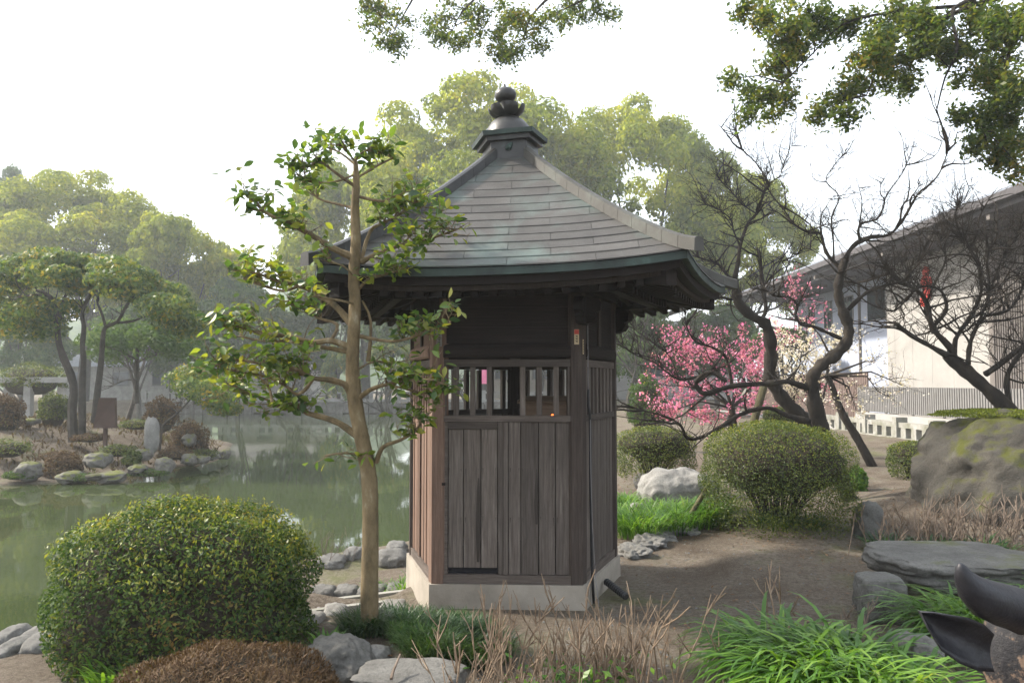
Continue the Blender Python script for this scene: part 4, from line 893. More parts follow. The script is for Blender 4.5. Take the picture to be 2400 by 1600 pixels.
plum('plum_tree', 'gnarled bare plum tree rising behind the clipped round shrub', (2005, 1195), 10.6, [
 ([(1360, 2010), (1270, 1830), (1200, 1640), (1165, 1540), (1140, 1450), (1135, 1370), (1128, 1310), (1180, 1240), (1250, 1190), (1310, 1120), (1318, 1040), (1292, 970), (1270, 900), (1265, 830), (1280, 760), (1300, 690)], Z1, .16, .065, -.1, 4, True),
 ([(1300, 690), (1330, 635), (1380, 592), (1450, 570), (1530, 560), (1600, 490), (1680, 350), (1740, 300), (1800, 230), (1850, 90)], Z1, .055, .008, .3, 16, False),
 ([(1285, 740), (1240, 700), (1200, 650), (1180, 575), (1165, 550), (1100, 545), (1030, 500), (980, 430), (930, 370), (890, 310), (860, 250)], Z1, .040, .008, .2, 14, False),
 ([(1380, 592), (1370, 540), (1390, 500), (1465, 480), (1500, 420), (1520, 350), (1600, 240), (1640, 150)], Z1, .030, .006, -.3, 12, False),
 ([(1240, 700), (1240, 600), (1230, 470), (1270, 360), (1200, 280), (1240, 200), (1300, 130)], Z1, .022, .006, .3, 12, False),
 ([(1310, 960), (1370, 900), (1440, 850), (1560, 815), (1620, 790), (1690, 700), (1730, 600)], Z1, .045, .012, -.3, 12, False),
 ([(1280, 1105), (1200, 1070), (1130, 1040), (1070, 1030), (1040, 980), (1050, 930), (1010, 890), (930, 880), (880, 850), (800, 840)], Z1, .042, .012, -.4, 10, False),
 ([(1130, 1365), (1060, 1350), (1000, 1330), (900, 1340), (800, 1345), (710, 1355), (650, 1370), (570, 1395), (530, 1370), (520, 1330), (570, 1285), (620, 1290), (680, 1330)], Z1, .062, .03, -.5, 8, False),
 ([(705, 1350), (700, 1300), (672, 1200), (600, 1150), (530, 1130), (485, 1080), (460, 1000), (470, 930)], Z1, .035, .010, -.2, 12, False),
 ([(570, 1300), (500, 1310), (430, 1320), (350, 1270), (300, 1230), (200, 1190), (120, 1130)], Z1, .032, .008, -.1, 14, False),
 ([(430, 1320), (380, 1200), (300, 1130), (200, 1060), (150, 980)], Z1, .014, .005, .1, 12, False),
 ([(1560, 900), (1400, 860), (1250, 800), (1050, 850), (900, 950), (720, 1030), (650, 1010), (620, 940), (560, 890), (450, 850), (300, 810), (170, 760)], Z2, .055, .010, -.8, 12, False),
], 41, 1.15)
plum('plum_tree', 'leaning mossy plum tree forking behind the roof corner', (1960, 1160), 11.8, [
 ([(1250, 1760), (1180, 1650), (1090, 1535), (1010, 1460), (945, 1380), (905, 1300), (912, 1200), (905, 1100), (880, 1025), (815, 990), (750, 930), (730, 880), (720, 800)], Z1, .20, .07, -.3, 3, True),
 ([(720, 800), (740, 700), (750, 620), (790, 500), (835, 450), (880, 330), (900, 290), (830, 180), (760, 110), (722, 0)], Z1, .052, .007, .3, 22, False),
 ([(860, 1010), (885, 950), (870, 850), (855, 700), (845, 640)], Z1, .055, .032, .3, 6, False), ([(870, 850), (920, 720), (1000, 690), (1100, 620), (1160, 550)], Z1, .016, .006, .3, 8, False),
 ([(720, 800), (680, 770), (640, 720), (600, 700), (510, 672)], Z1, .04, .012, -.3, 10, False), ([(750, 620), (715, 540), (700, 480), (640, 430), (560, 400)], Z1, .022, .006, -.2, 16, False),
 ([(835, 450), (760, 400), (700, 330), (640, 270)], Z1, .016, .005, .4, 16, False), ([(900, 290), (960, 250), (980, 180), (1040, 50)], Z1, .012, .004, .1, 8, False),
 ([(740, 890), (700, 900), (650, 890), (590, 905)], Z1, .035, .02, -.3, 3, False),
], 42, 1.25)
plum('plum_tree', 'spreading bare plum tree behind the huge boulder', (2370, 960), 11.0, [
 ([(2260, 1700), (2200, 1560), (2120, 1440), (2000, 1330), (1905, 1250), (1830, 1190)], Z1, .19, .10, 0, 0, True),
 ([(1830, 1190), (1740, 1140), (1650, 1090), (1560, 1022)], Z1, .06, .035, -.2, 6, False), ([(1900, 1245), (1850, 1150), (1760, 1050), (1740, 950), (1700, 870), (1640, 830), (1560, 790), (1500, 700)], Z1, .07, .015, -.3, 22, False),
 ([(1880, 1230), (1880, 1110), (1960, 990), (2015, 860), (2000, 720), (1960, 640), (1900, 560)], Z1, .06, .013, .3, 22, False), ([(1945, 1240), (1960, 1120), (2010, 1000), (2060, 860), (2045, 700), (2080, 600)], Z1, .055, .013, .1, 22, False),
 ([(2040, 1290), (2120, 1235), (2240, 1140), (2380, 1060)], Z1, .06, .035, .3, 8, False), ([(2160, 1440), (2150, 1310), (2200, 1210), (2280, 1130)], Z1, .06, .03, -.3, 6, False),
 ([(1755, 1050), (1830, 960), (1820, 880), (1780, 840), (1700, 832), (1640, 880), (1560, 960), (1480, 940)], Z1, .038, .012, -.2, 14, False), ([(2035, 985), (2150, 960), (2215, 880), (2250, 780), (2300, 650)], Z1, .04, .012, .2, 18, False),
 ([(1760, 1050), (1720, 950), (1780, 800), (1830, 690), (1800, 600), (1840, 500)], Z1, .03, .008, .4, 22, False), ([(2060, 860), (2120, 700), (2180, 600), (2220, 520)], Z1, .022, .007, .1, 22, False),
 ([(2000, 720), (1930, 600), (1880, 480), (1900, 400)], Z1, .018, .006, -.3, 20, False),
], 43, .95, .62)
def props(name, label, a, b, r):
    o = thing(name, label, 'prop', b); mb = MB(); mb.tube([a, a.lerp(b, .5), b], r, 8); mb.build('pole', M_barkm, o, smooth=True); return o
props('support_pole', 'mossy wooden prop leaning in the grass at the shrub edge', at(1665, 1130, 9.4), at(1605, 1228, 9.0), .028)
props('support_pole', 'mossy forked prop holding up the low plum limb', at(1790, 905, 11.3), at(1735, 1010, 11.0) + Vector((0, 0, -.5)), .055)

# flowering plums
def bloom(name, label, basepx, Y, clusters, mat, n, seed, size=.05, trunk=None):
    rng = np.random.default_rng(seed); rnd = random.Random(seed); b = at(*basepx, Y); b.z = H(b.x, Y)
    o = thing(name, label, 'tree', b, 'flowering plum trees'); tk = MB(); tg = MB(); tips = []
    tr = trunk or [basepx, (basepx[0] - 4, basepx[1] - 60)]
    q = pl(tr, Y, 1, (0, 0), 0, .03, seed); limb(tk, q, .10, .05, 9); head = q[-1]
    for (x, y, r) in clusters:
        e = at(x, y, Y + rnd.uniform(-.9, .9)); m1 = head.lerp(e, .5) + Vector((rnd.gauss(0, .2), rnd.gauss(0, .2), .15)); pts = [head, head.lerp(m1, .5), m1, e]
        tg.tube(pts, [.03, .022, .015, .006], 5); R = r / F_PX * Y; t2 = []
        twigs(tg, [m1.lerp(e, s / 6) for s in range(7)], 14, R * 1.5, .005, rnd, .3, 2, .3, .9, t2, 4); tips += [(p, R, e) for p in t2]
    T = np.array([tuple(p) for p, R, e in tips]); keep = np.array([(p - e).length < R * 1.5 for p, R, e in tips]); T = T[keep] if keep.sum() > 10 else T
    idx = rng.choice(len(T), n); P = T[idx] + rng.normal(0, .035, (n, 3)); V, Fq = leafcloud(P, rdirs(n, rng), size, size * .9, rng, .6)
    tk.build('trunk', M_bark, o); tg.build('branches', M_bark, o); npmesh('blossoms', V, Fq, mat, o); return o
bloom('pink_plum', 'pink blossoming plum seen between hut and bare plum trunks', (1720, 1015), 17.0, [(1590, 830, 60), (1660, 850, 60), (1740, 830, 55), (1570, 900, 55), (1640, 930, 60), (1580, 960, 50), (1720, 910, 55), (1770, 870, 45), (1660, 980, 40), (1770, 950, 45), (1620, 810, 40)], M_pink, 3800, 51, .055)
bloom('white_plum', 'white blossoming plum in front of the pale building', (1930, 1010), 18.5, [(1850, 800, 50), (1890, 830, 50), (1850, 870, 50), (1900, 890, 45), (1860, 930, 40), (1820, 840, 40), (1930, 850, 45), (1960, 800, 40)], M_white, 2600, 52, .05)
bloom('pink_plum', 'sparse pink plum sprays behind the white plum', (1860, 1005), 20.0, [(1830, 790, 45), (1870, 700, 45), (1850, 660, 35), (1890, 760, 40), (1910, 910, 40)], M_pink, 700, 53, .06)
bloom('white_plum', 'slim leaning white plum with a few low blossoms by the balustrade', (2050, 1102), 15.6, [(1990, 930, 40), (2060, 920, 45), (2110, 900, 40), (1930, 950, 35), (2010, 970, 30), (2050, 850, 40), (1990, 800, 45)], M_white, 620, 54, .045,
      [(2052, 1108), (2030, 1065), (2005, 1020), (1980, 980), (1962, 940), (1950, 905), (1938, 880)])

# ------------------------------------------------------------------ background trees
def crownmesh(rx, ry, rz, nclump, nleaf, seed, L=.26, rc=(.13, .24), flat=.8):
    rng = np.random.default_rng(seed); d = rdirs(nclump * 2, rng); d = d[d[:, 2] > -.45][:nclump]; rad = rng.uniform(.45, 1.04, (len(d), 1)) ** .5
    R = (rx + ry + rz) / 3; c = d * rad * np.array([rx, ry, rz]) * .86; r = rng.uniform(*rc, len(d)) * R
    per = (nleaf * r**2 / (r**2).sum()).astype(int); Ps, Ns = [], []
    for ci, ri, k in zip(c, r, per):
        q = rdirs(k, rng); q[:, 2] = np.abs(q[:, 2]) * np.where(rng.random(k) < .78, 1, -1) ; rr = ri * (1 - .45 * rng.random(k) ** 2.2)
        lum = 1 + .18 * np.sin(q[:, 0] * 5 + ci[0]) * np.cos(q[:, 1] * 5 + ci[1]); Ps.append(ci + q * (rr * lum)[:, None] * np.array([1, 1, flat])); Ns.append(q)
    P = np.concatenate(Ps); N = np.concatenate(Ns); return (*leafcloud(P, N, L, L * .6, rng, .38, .15), c)
def bigtree(name, label, px, pytop, pybot, width, Y, proto, mat, group, seed, trunk=True, zbase=None, rot=0, ry=None):
    c, w, h = ext(px - width / 2, pytop, px + width / 2, pybot, Y); b = Vector((c.x, Y, H(c.x, Y) if zbase is None else zbase))
    o = thing(name, label, 'tree', b, group); cr = bpy.data.objects.new('crown', proto[0]); C.objects.link(cr); cr.parent = o
    cr.location = (0, 0, c.z - b.z); cr.scale = (w / 2 / proto[1], (ry or w / 2) / proto[2], h / 2 / proto[3]); cr.rotation_euler = (0, 0, 0)
    if rot: cr.rotation_euler[2] = rot
    if mat is not None and cr.material_slots: cr.material_slots[0].link = 'OBJECT'; cr.material_slots[0].material = mat
    if trunk:
        rnd = random.Random(seed); mb = MB(); H0 = c.z - b.z; tp = b + Vector((rnd.uniform(-.5, .5), 0, H0 * .75)); r = max(.12, w * .022)
        mb.tube([b + Vector((0, 0, -.3)), b.lerp(tp, .5) + Vector((rnd.uniform(-.3, .3), 0, 0)), tp], [r * 1.3, r, r * .7], 8)
        for _ in range(11):
            s = b.lerp(tp, rnd.uniform(.45, 1)); e = Vector((c.x + rnd.gauss(0, .42) * w / 2, Y + rnd.gauss(0, .4) * w / 2, c.z + rnd.uniform(-.3, .7) * h / 2)); mb.tube([s, s.lerp(e, .5) + Vector((0, 0, -h * .04)), e], [r * .5, r * .32, r * .08], 5)
        mb.build('trunk', M_barkf, o)
    return o
def proto(rx, ry, rz, ncl, nl, seed, mat, **kw):
    V, Fq, c = crownmesh(rx, ry, rz, ncl, nl, seed, **kw); me_o = npmesh('crown_source', V, Fq, mat); me = me_o.data; bpy.data.objects.remove(me_o); return (me, rx, ry, rz)
PA = proto(8.5, 7, 8, 125, 84000, 61, M_far, L=.23, rc=(.07, .20)); PB = proto(8, 7, 7, 115, 76000, 62, M_far, L=.23, rc=(.07, .20)); PCm = proto(5, 5, 4, 75, 36000, 63, M_far, L=.21, rc=(.08, .22))
PD = proto(5, 5, 5, 60, 26000, 64, M_far2, L=.28)
gA = 'tall camphor trees across the pond'
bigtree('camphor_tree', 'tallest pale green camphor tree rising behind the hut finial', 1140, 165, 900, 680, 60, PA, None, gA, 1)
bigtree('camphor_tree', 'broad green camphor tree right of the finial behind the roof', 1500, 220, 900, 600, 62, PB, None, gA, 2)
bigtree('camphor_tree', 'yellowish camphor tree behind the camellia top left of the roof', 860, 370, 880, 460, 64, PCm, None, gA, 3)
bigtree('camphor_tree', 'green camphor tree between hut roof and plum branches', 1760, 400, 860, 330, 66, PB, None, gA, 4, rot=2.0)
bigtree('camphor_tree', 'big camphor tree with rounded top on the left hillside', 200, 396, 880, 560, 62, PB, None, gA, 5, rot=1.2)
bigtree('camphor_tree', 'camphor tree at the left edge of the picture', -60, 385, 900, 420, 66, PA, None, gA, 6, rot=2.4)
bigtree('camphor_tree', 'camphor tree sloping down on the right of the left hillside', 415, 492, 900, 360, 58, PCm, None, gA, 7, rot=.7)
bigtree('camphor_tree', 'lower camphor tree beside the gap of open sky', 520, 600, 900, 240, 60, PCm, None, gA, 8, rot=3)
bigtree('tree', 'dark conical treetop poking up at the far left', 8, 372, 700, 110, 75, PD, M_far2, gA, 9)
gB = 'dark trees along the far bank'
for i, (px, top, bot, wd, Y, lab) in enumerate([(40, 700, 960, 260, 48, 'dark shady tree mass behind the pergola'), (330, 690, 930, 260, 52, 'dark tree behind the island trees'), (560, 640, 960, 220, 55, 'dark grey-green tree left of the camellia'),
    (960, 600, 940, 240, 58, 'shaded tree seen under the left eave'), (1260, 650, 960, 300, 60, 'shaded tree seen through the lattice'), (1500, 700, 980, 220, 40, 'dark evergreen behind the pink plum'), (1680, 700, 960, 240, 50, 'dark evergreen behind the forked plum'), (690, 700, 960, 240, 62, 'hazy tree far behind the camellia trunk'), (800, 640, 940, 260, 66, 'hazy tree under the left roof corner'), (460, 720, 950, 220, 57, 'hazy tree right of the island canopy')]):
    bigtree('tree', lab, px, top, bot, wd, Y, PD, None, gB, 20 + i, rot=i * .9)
bigtree('bank_shrub', 'bright green shrub hanging over the far bank behind the camellia trunk', 800, 800, 985, 110, 53, PCm, M_isl, None, 31, trunk=False)
bigtree('bank_shrub', 'green shrub on the far bank left of the hut wall', 920, 790, 900, 130, 54, PCm, M_isl, None, 32, trunk=True)
bigtree('pine_tree', 'small dark pine in front of the pale building', 1830, 800 - 40, 860, 150, 38, PD, M_far2, None, 33, rot=1)
# bare grey trees on the far bank
def baretree(seed, hh=6.0, spread=.55, lv=4):
    rnd = random.Random(seed); mb = MB()
    def grow(p, d, l, r, k):
        q = [p]
        for s in range(4): d = (d + Vector((rnd.gauss(0, .16), rnd.gauss(0, .16), rnd.gauss(.04, .1)))).normalized(); q.append(q[-1] + d * l / 4)
        mb.tube(q, [r * (1 - .12 * j) for j in range(5)], 6 if k > 2 else 3)
        if k > 0:
            for _ in range(3 if k > 1 else 4):
                i = rnd.randint(2, 4); grow(q[i], (d + Vector((rnd.gauss(0, spread), rnd.gauss(0, spread), rnd.gauss(.1, .3)))).normalized(), l * rnd.uniform(.55, .8), r * .55, k - 1)
    grow(Vector((0, 0, -.1)), Vector((rnd.gauss(0, .1), 0, 1)).normalized(), hh * .38, .14, lv); o = mb.build('bare_source', M_barkf); me = o.data; bpy.data.objects.remove(o); return me
BT = [baretree(s) for s in (71, 72, 73)]
for i, (px, Y, s, lab) in enumerate([(640, 56, 1.1, 'bare grey tree on the far bank left of the camellia'), (700, 57, 1.25, 'bare grey tree directly left of the camellia trunk'), (765, 58, 1.1, 'bare grey tree just behind the camellia trunk'),
    (905, 56, 1.0, 'bare grey tree between camellia and hut'), (1090, 55, 1.2, 'bare tree seen through the left lattice'), (1200, 56, 1.2, 'bare tree seen through the middle lattice'), (1300, 57, 1.1, 'bare tree seen through the right lattice'),
    (1480, 36, .9, 'bare twiggy tree beside the right hut wall'), (1545, 33, .9, 'bare twiggy tree left of the pink plum'), (1700, 30, .8, 'hazy bare tree above the pink plum'), (1620, 40, 1.1, 'tall hazy bare tree between hut and plums'), (300, 30, .75, 'bare tree on the island with crossing limbs'), (450, 34, .6, 'small bare tree at the island tip')]):
    b = at(px, 900, Y); z = H(b.x, Y); o = thing('bare_tree', lab, 'tree', (b.x, Y, z), 'bare trees in the distance'); c_ = bpy.data.objects.new('limbs', BT[i % 3]); C.objects.link(c_); c_.parent = o; c_.scale = (s, s, s); c_.rotation_euler[2] = i * 1.3

# island trees
Zi = dict(k=1 / 2.903, o=(0, 360)); Yi = 20.7
def isltree(name, label, basepx, limbs, blobs, seed, Y=Yi, mat=M_isl, n=5200, L=.13, rr=38):
    rnd = random.Random(seed); random.seed(seed); rng = np.random.default_rng(seed); b = at(*basepx, Y); b.z = H(b.x, Y)
    o = thing(name, label, 'tree', b, 'trees on the pond island'); tk = MB()
    for j, (pts, r0, r1) in enumerate(limbs): 
        q = pl(pts, Y, Zi['k'], Zi['o'], rnd.uniform(-.4, .4), .06, j); limb(tk, q, r0 * .66, r1 * .8, 8); twigs(tk, q, 7, .7, .016, rnd, .5, 2, .5, .7)
    tk.build('trunk', M_barkf, o); Ps, Ns = [], []
    for (x, y) in blobs:
        c = at(x / 2.903, 360 + y / 2.903, Y + rnd.uniform(-1.4, 1.4)); r = rr / F_PX * Y * rnd.uniform(.8, 1.3); k = n // len(blobs); q = rdirs(k, rng); q[:, 2] = np.abs(q[:, 2]) * np.where(rng.random(k) < .7, 1, -1)
        Ps.append(np.array(c) + q * (r * (1 - .5 * rng.random(k) ** 1.6))[:, None] * np.array([1.3, 1.3, .75])); Ns.append(q)
    V, Fq = leafcloud(np.concatenate(Ps), np.concatenate(Ns), L, L * .5, rng, .6, .1); npmesh('crown', V, Fq, mat, o); return o
isltree('island_tree', 'flat-topped tree with yellowing leaves on the island at left', (165, 1035), [
  ([(500, 1960), (490, 1750), (500, 1568), (430, 1380), (400, 1280), (390, 1150), (380, 1060), (340, 970), (250, 930)], .20, .05), ([(380, 1060), (450, 960), (480, 860)], .07, .03), ([(560, 1950), (560, 1600), (570, 1400), (560, 1300), (572, 1180), (560, 1080), (610, 970), (660, 900)], .15, .04), ([(340, 970), (200, 960), (80, 1000)], .05, .02)],
  [(20, 800), (120, 760), (230, 740), (330, 725), (430, 740), (540, 770), (300, 820), (430, 830), (160, 830), (60, 900), (60, 1030), (150, 1110), (290, 1190), (250, 1050), (100, 1180), (450, 1060), (20, 1120), (520, 900), (-80, 820), (-100, 950)], 81, n=14000)
isltree('island_tree', 'dark-stemmed tree with arching green canopy beside it on the island', (238, 975), [
  ([(640, 1830), (660, 1650), (690, 1400), (700, 1250), (720, 1180), (800, 1140), (870, 1020), (910, 970)], .14, .04), ([(720, 1180), (690, 1080), (660, 1000), (690, 930)], .06, .025), ([(800, 1150), (900, 1140), (980, 1110), (1080, 1080), (1180, 1060)], .06, .02)],
  [(620, 780), (700, 770), (790, 800), (880, 840), (960, 850), (1050, 910), (1130, 960), (1200, 1040), (1260, 1120), (1290, 1180), (1000, 960), (880, 920), (1100, 1050), (1190, 1140), (780, 880), (700, 860)], 82, n=12000)
isltree('island_tree', 'small leaning tree with pale green leaves over the island tip', (365, 1065), [([(1085, 2020), (1110, 1850), (1190, 1780), (1270, 1700), (1320, 1640)], .06, .02)], [(1240, 1540), (1320, 1500), (1400, 1540), (1470, 1600), (1520, 1680), (1400, 1640), (1560, 1740), (1300, 1600), (1480, 1720)], 83, n=5000, L=.10, Y=22, rr=30)
isltree('island_tree', 'dark spreading tree with crossing boughs behind the island', (320, 960), [([(925, 1700), (930, 1500), (935, 1300), (940, 1180)], .14, .07), ([(930, 1400), (830, 1350), (720, 1310)], .06, .03), ([(935, 1420), (1020, 1380), (1120, 1360), (1240, 1350)], .06, .02), ([(930, 1540), (850, 1540), (760, 1580)], .05, .02)], [(700, 1300), (760, 1250), (860, 1230), (1000, 1250), (1080, 1310), (1180, 1310), (1250, 1330), (800, 1330), (1090, 1230)], 84, Y=26, mat=M_far2, n=6000, L=.13, rr=42)
def mound(name, label, px0, py0, px1, py1, Y, mat, n, seed, L=.07, W=.035, cat='bush'):
    rng = np.random.default_rng(seed); c, w, h = ext(px0, py0, px1, py1, Y); o = thing(name, label, cat, (c.x, Y, c.z - h / 2)); cc = Vector((c.x, Y, c.z - h * .3))
    P, N = dome(n, w / 2, w / 2 * .8, h * .8, rng, -.3, 2.2, .35, .1); V, Fq = leafcloud(P + np.array(cc), N, L, W, rng, .8); npmesh('foliage', V, Fq, mat, o); core('inner_twigs', w / 2, w / 2 * .8, h * .8, cc, M_core, o, seed, .72); return o
mound('island_bush', 'rounded orange-brown bush at the left edge on the island', -40, 925, 55, 995, 21, M_brown, 3500, 91)
mound('island_bush', 'dry brown undergrowth in front of the island trunks', 105, 1060, 190, 1120, 18.3, M_brown, 2600, 92)
mound('island_bush', 'small green bush among the island shore stones', 288, 1055, 330, 1085, 18.6, M_azal, 1500, 93)
mound('island_bush', 'dull green bush beside the pergola posts', 90, 920, 160, 980, 22.5, M_azal, 2600, 94)
mound('island_bush', 'grey-brown bush at the island tip', 400, 985, 490, 1060, 21.5, M_brown, 2600, 95)
mound('island_bush', 'brownish bush behind the standing stone', 340, 930, 420, 990, 24, M_brown, 2400, 96)
mound('island_bush', 'olive creeper mass on top of the pergola', 0, 852, 150, 905, 26.5, M_azal, 4200, 97)
for i, (a, b, c, d, Y, lab, mt) in enumerate([(-30, 1000, 60, 1060, 18.6, 'olive ground cover left of the round island boulder', M_azal), (240, 1020, 310, 1062, 19.2, 'low olive ground cover between island shore rocks', M_azal), (100, 1040, 170, 1075, 18.8, 'reddish dead ground cover on the island slope', M_brown), (380, 1030, 440, 1070, 20, 'brown ground cover below the standing stone', M_brown), (445, 1035, 500, 1068, 21.2, 'grey-green ground cover near the island tip', M_azal), (180, 1000, 240, 1030, 20.5, 'brown ground cover under the rust board', M_brown), (290, 965, 350, 1000, 23, 'olive bush behind the rust board', M_azal), (20, 1085, 70, 1118, 17.5, 'dark fringe plants left on the island waterline', M_far2), (150, 1092, 215, 1124, 17.7, 'dark fringe plants mid island waterline', M_far2), (310, 1085, 380, 1112, 18.3, 'dark fringe plants near the mossy ledge', M_far2)]):
    mound('island_bush', lab, a - 10, b + (d - b) * .5, c + 10, d, Y, mt, 1500, 200 + i, .05, .022)
mound('bank_bush', 'dark bush behind the pink plum near the hut', 1470, 880, 1560, 990, 20, M_far2, 2700, 98)
mound('bank_bush', 'small bright leafy plant between slim plum trunk and round shrub', 1988, 1095, 2030, 1150, 12.4, M_grass, 900, 99, .09, .05, 'plant')
for i, (a, b, c, d, Y, lab) in enumerate([(35, 1074, 98, 1120, 17.6, 'round pale boulder on the island shore'), (195, 1050, 262, 1092, 18.4, 'large grey shore rock on the island'), (308, 1046, 358, 1076, 19.0, 'flat grey rock behind the island shore'),
    (225, 1098, 300, 1126, 17.7, 'wet white-streaked rock at the island waterline'), (360, 1062, 410, 1104, 18.6, 'mossy dark rock at the island waterline'), (425, 1058, 462, 1086, 19.8, 'pale rock left of the island tip'), (452, 1062, 490, 1084, 20.4, 'second pale rock toward the island tip'), (482, 1052, 520, 1074, 21.4, 'low rock near the island tip'), (515, 1046, 540, 1072, 22.2, 'dark rock at the very tip of the island'),
    (50, 976, 92, 994, 21.8, 'pale flat stone under the orange-brown bush'), (430, 1010, 460, 1040, 21.0, 'grey rock above the island tip'), (135, 1098, 190, 1128, 17.6, 'dark rock in the island shadow'), (300, 1082, 350, 1108, 18.2, 'mossy ledge rock on the island shore')]):
    rock('island_rock', lab, a + (c - a) * .1, b + (d - b) * .22, c - (c - a) * .1, d, Y, M_rocki, 100 + i, .6, 'rocks along the island shore', rough=.3, power=3)
rock('standing_stone', 'tall white standing stone on the island', 340, 976, 372, 1052, 19.6, M_rockw, 120, .25, rough=.15, power=3)
rock('mossy_stone', 'yellow-green mossy stone at the island waterline', 205, 1108, 245, 1124, 17.5, M_rockm, 121, .4)
# brown board on the island, pergola, far balustrade
p = at(245, 1003, 20.0); bd = thing('board', 'plain rust-brown upright board beside the island trunk', 'board', (p.x, 20, p.z))
mb = MB(); a, b, c, d = at(218, 1003, 20), at(270, 1003, 20.2), at(268, 932, 20.2), at(232, 932, 20); mb.hexa([a, b, b + Vector((0, .12, 0)), a + Vector((0, .12, 0)), d, c, c + Vector((0, .12, 0)), d + Vector((0, .12, 0))]); mb.build('face_panel', M_rust, bd)
mb = MB(); mb.box((p.x - .1, 20.25, p.z - .25), (.08, .08, .9)); mb.build('post', M_rust, bd)
p = at(70, 975, 26); pg = thing('pergola', 'old concrete pergola with square posts on the island', 'pergola', (p.x, 26, p.z))
for x, Y, yb in ((20, 27, 960), (67, 26, 975), (111, 27.5, 945), (145, 29, 935)):
    a = at(x, yb, Y); t = at(x, 893, Y); mb = MB(); mb.box(((a.x + t.x) / 2, Y, (a.z - .5 + t.z) / 2), (.22, .22, t.z - a.z + .5)); mb.build('post', M_stonef, pg)
for j, Y in enumerate((26, 27.2, 28.6)): 
    a, b = at(-40, 890, Y), at(160, 890, Y); mb = MB(); mb.box(((a.x + b.x) / 2, Y, a.z), (b.x - a.x, .16, .18)); mb.build('beam', M_stonef, pg)
bal = thing('stone_balustrade', 'long grey stone balustrade on the far bank of the pond', 'balustrade', (-8, 57.6, .2))
xs = np.arange(-26, 4.1, 2.0)
for x in xs: mb = MB(); mb.box((x, 57.6, .62), (.26, .26, 1.0)); mb.build('post', M_stonef, bal)
for x in xs[:-1]:
    for z, hh in ((.96, .16), (.40, .20)): mb = MB(); mb.box((x + 1, 57.6, z), (1.735, .18, hh)); mb.build('rail', M_stonef, bal)
    mb = MB(); mb.box((x + .65, 57.6, .69), (.22, .14, .375)); mb.build('block', M_stonef, bal); mb = MB(); mb.box((x + 1.35, 57.6, .69), (.22, .14, .375)); mb.build('block', M_stonef, bal)
bw_ = thing('retaining_wall', 'low rough stone retaining wall at the far waterline', 'wall', (-8, 57.2, -.45)); random.seed(9)
for i in range(52): 
    mb = MB(); mb.box((-26 + i * .58 + random.uniform(-.04, .04), 57.15 + random.uniform(-.05, .05), -.1 + random.uniform(-.06, .06)), (.54, .5, .75 + random.uniform(-.1, .1))); mb.build('stone', M_rocki, bw_)

# ------------------------------------------------------------------ right-hand buildings and fences
def boxpart(name, mat, parent, x0, x1, y0, y1, z0, z1):
    mb = MB(); mb.box(((x0 + x1) / 2, (y0 + y1) / 2, (z0 + z1) / 2), (x1 - x0, y1 - y0, z1 - z0)); return mb.build(name, mat, parent)
bld = thing('modern_building', 'long two-storey building with white walls and deep dark eaves at right', 'building', (14, 28, 0))
boxpart('white_wall', M_wallw, bld, 14.0, 22, 23.6, 30.2, -.2, 6.0)
for i in range(5): boxpart('wall_joint', M_wallw, bld, 13.995, 14.002, 24.4 + i * 1.3, 24.412 + i * 1.3, .5, 6.0)
boxpart('shade_blue_wall', M_wallshade, bld, 15.2, 22, 30.2, 43, -.2, 6.0)  # set-back white wall, its shade painted as blue
boxpart('dark_wall', M_walld, bld, 13.9, 22, 8, 23.6, -.2, 6.0)
for i in range(76): boxpart('cladding_rib', M_walld, bld, 13.84, 13.902, 15.0 + i * .11, 15.045 + i * .11, -.2, 6.0)
boxpart('roof', M_roofd, bld, 12.0, 23, 7, 44, 6.16, 6.36)
boxpart('eave_soffit', M_roofd, bld, 12.2, 23, 7.2, 43.8, 6.002, 6.158)
boxpart('roof_top', M_tileb, bld, 12.1, 23, 7.1, 43.9, 6.362, 6.46)
for i in range(12): boxpart('soffit_beam', M_walld, bld, 12.25, 13.9, 8.6 + i * 3.0, 8.75 + i * 3.0, 5.85, 6.0)
for y0, y1 in ((31.0, 34.4), (36.0, 36.9), (38.4, 39.2), (40.6, 41.3)):
    w_ = boxpart('window', M_fence, bld, 15.15, 15.21, y0 - .06, y1 + .06, 4.24, 5.56)
    boxpart('pane', M_glass, w_, 15.13, 15.152, y0, y1, 4.3, 5.5)
    boxpart('mullion', M_fence, w_, 15.115, 15.131, (y0 + y1) / 2 - .04, (y0 + y1) / 2 + .04, 4.3, 5.5)
boxpart('drainpipe', M_walld, bld, 15.10, 15.19, 35.2, 35.29, 0, 6.0)
sg = thing('red_emblem', 'red rounded emblem on the white wall under the dark eaves', 'sign', (13.96, 27.2, 4.9))
for (dy, dz, r) in ((0, .50, .18), (.05, .15, .25), (-.05, -.22, .25), (.2, -.48, .18), (-.20, .15, .16)):
    mb = MB(); mb.lathe((13.96, 27.2 + dy, 4.9 + dz), [(.01, -.03), (r, -.03), (r, .03), (.01, .03)], 20, Matrix.Rotation(math.pi / 2, 3, 'Y')); mb.build('disc', M_sign, sg)
fn = thing('picket_fence', 'grey vertical-bar metal fence on a low concrete wall before the building', 'fence', (12.6, 24, 0))
boxpart('footing_wall', M_wallw, fn, 12.45, 12.75, 9, 29.5, -.2, .62)
for i in range(120): boxpart('picket', M_fence, fn, 12.57, 12.63, 14.6 + i * .125, 14.675 + i * .125, .66, 1.52)
for z_ in (.70, 1.47): boxpart('rail', M_fence, fn, 12.635, 12.66, 14.5, 29.5, z_ - .025, z_ + .025)
for i in range(9): boxpart('post', M_fence, fn, 12.665, 12.73, 14.6 + i * 1.85, 14.68 + i * 1.85, .62, 1.5)
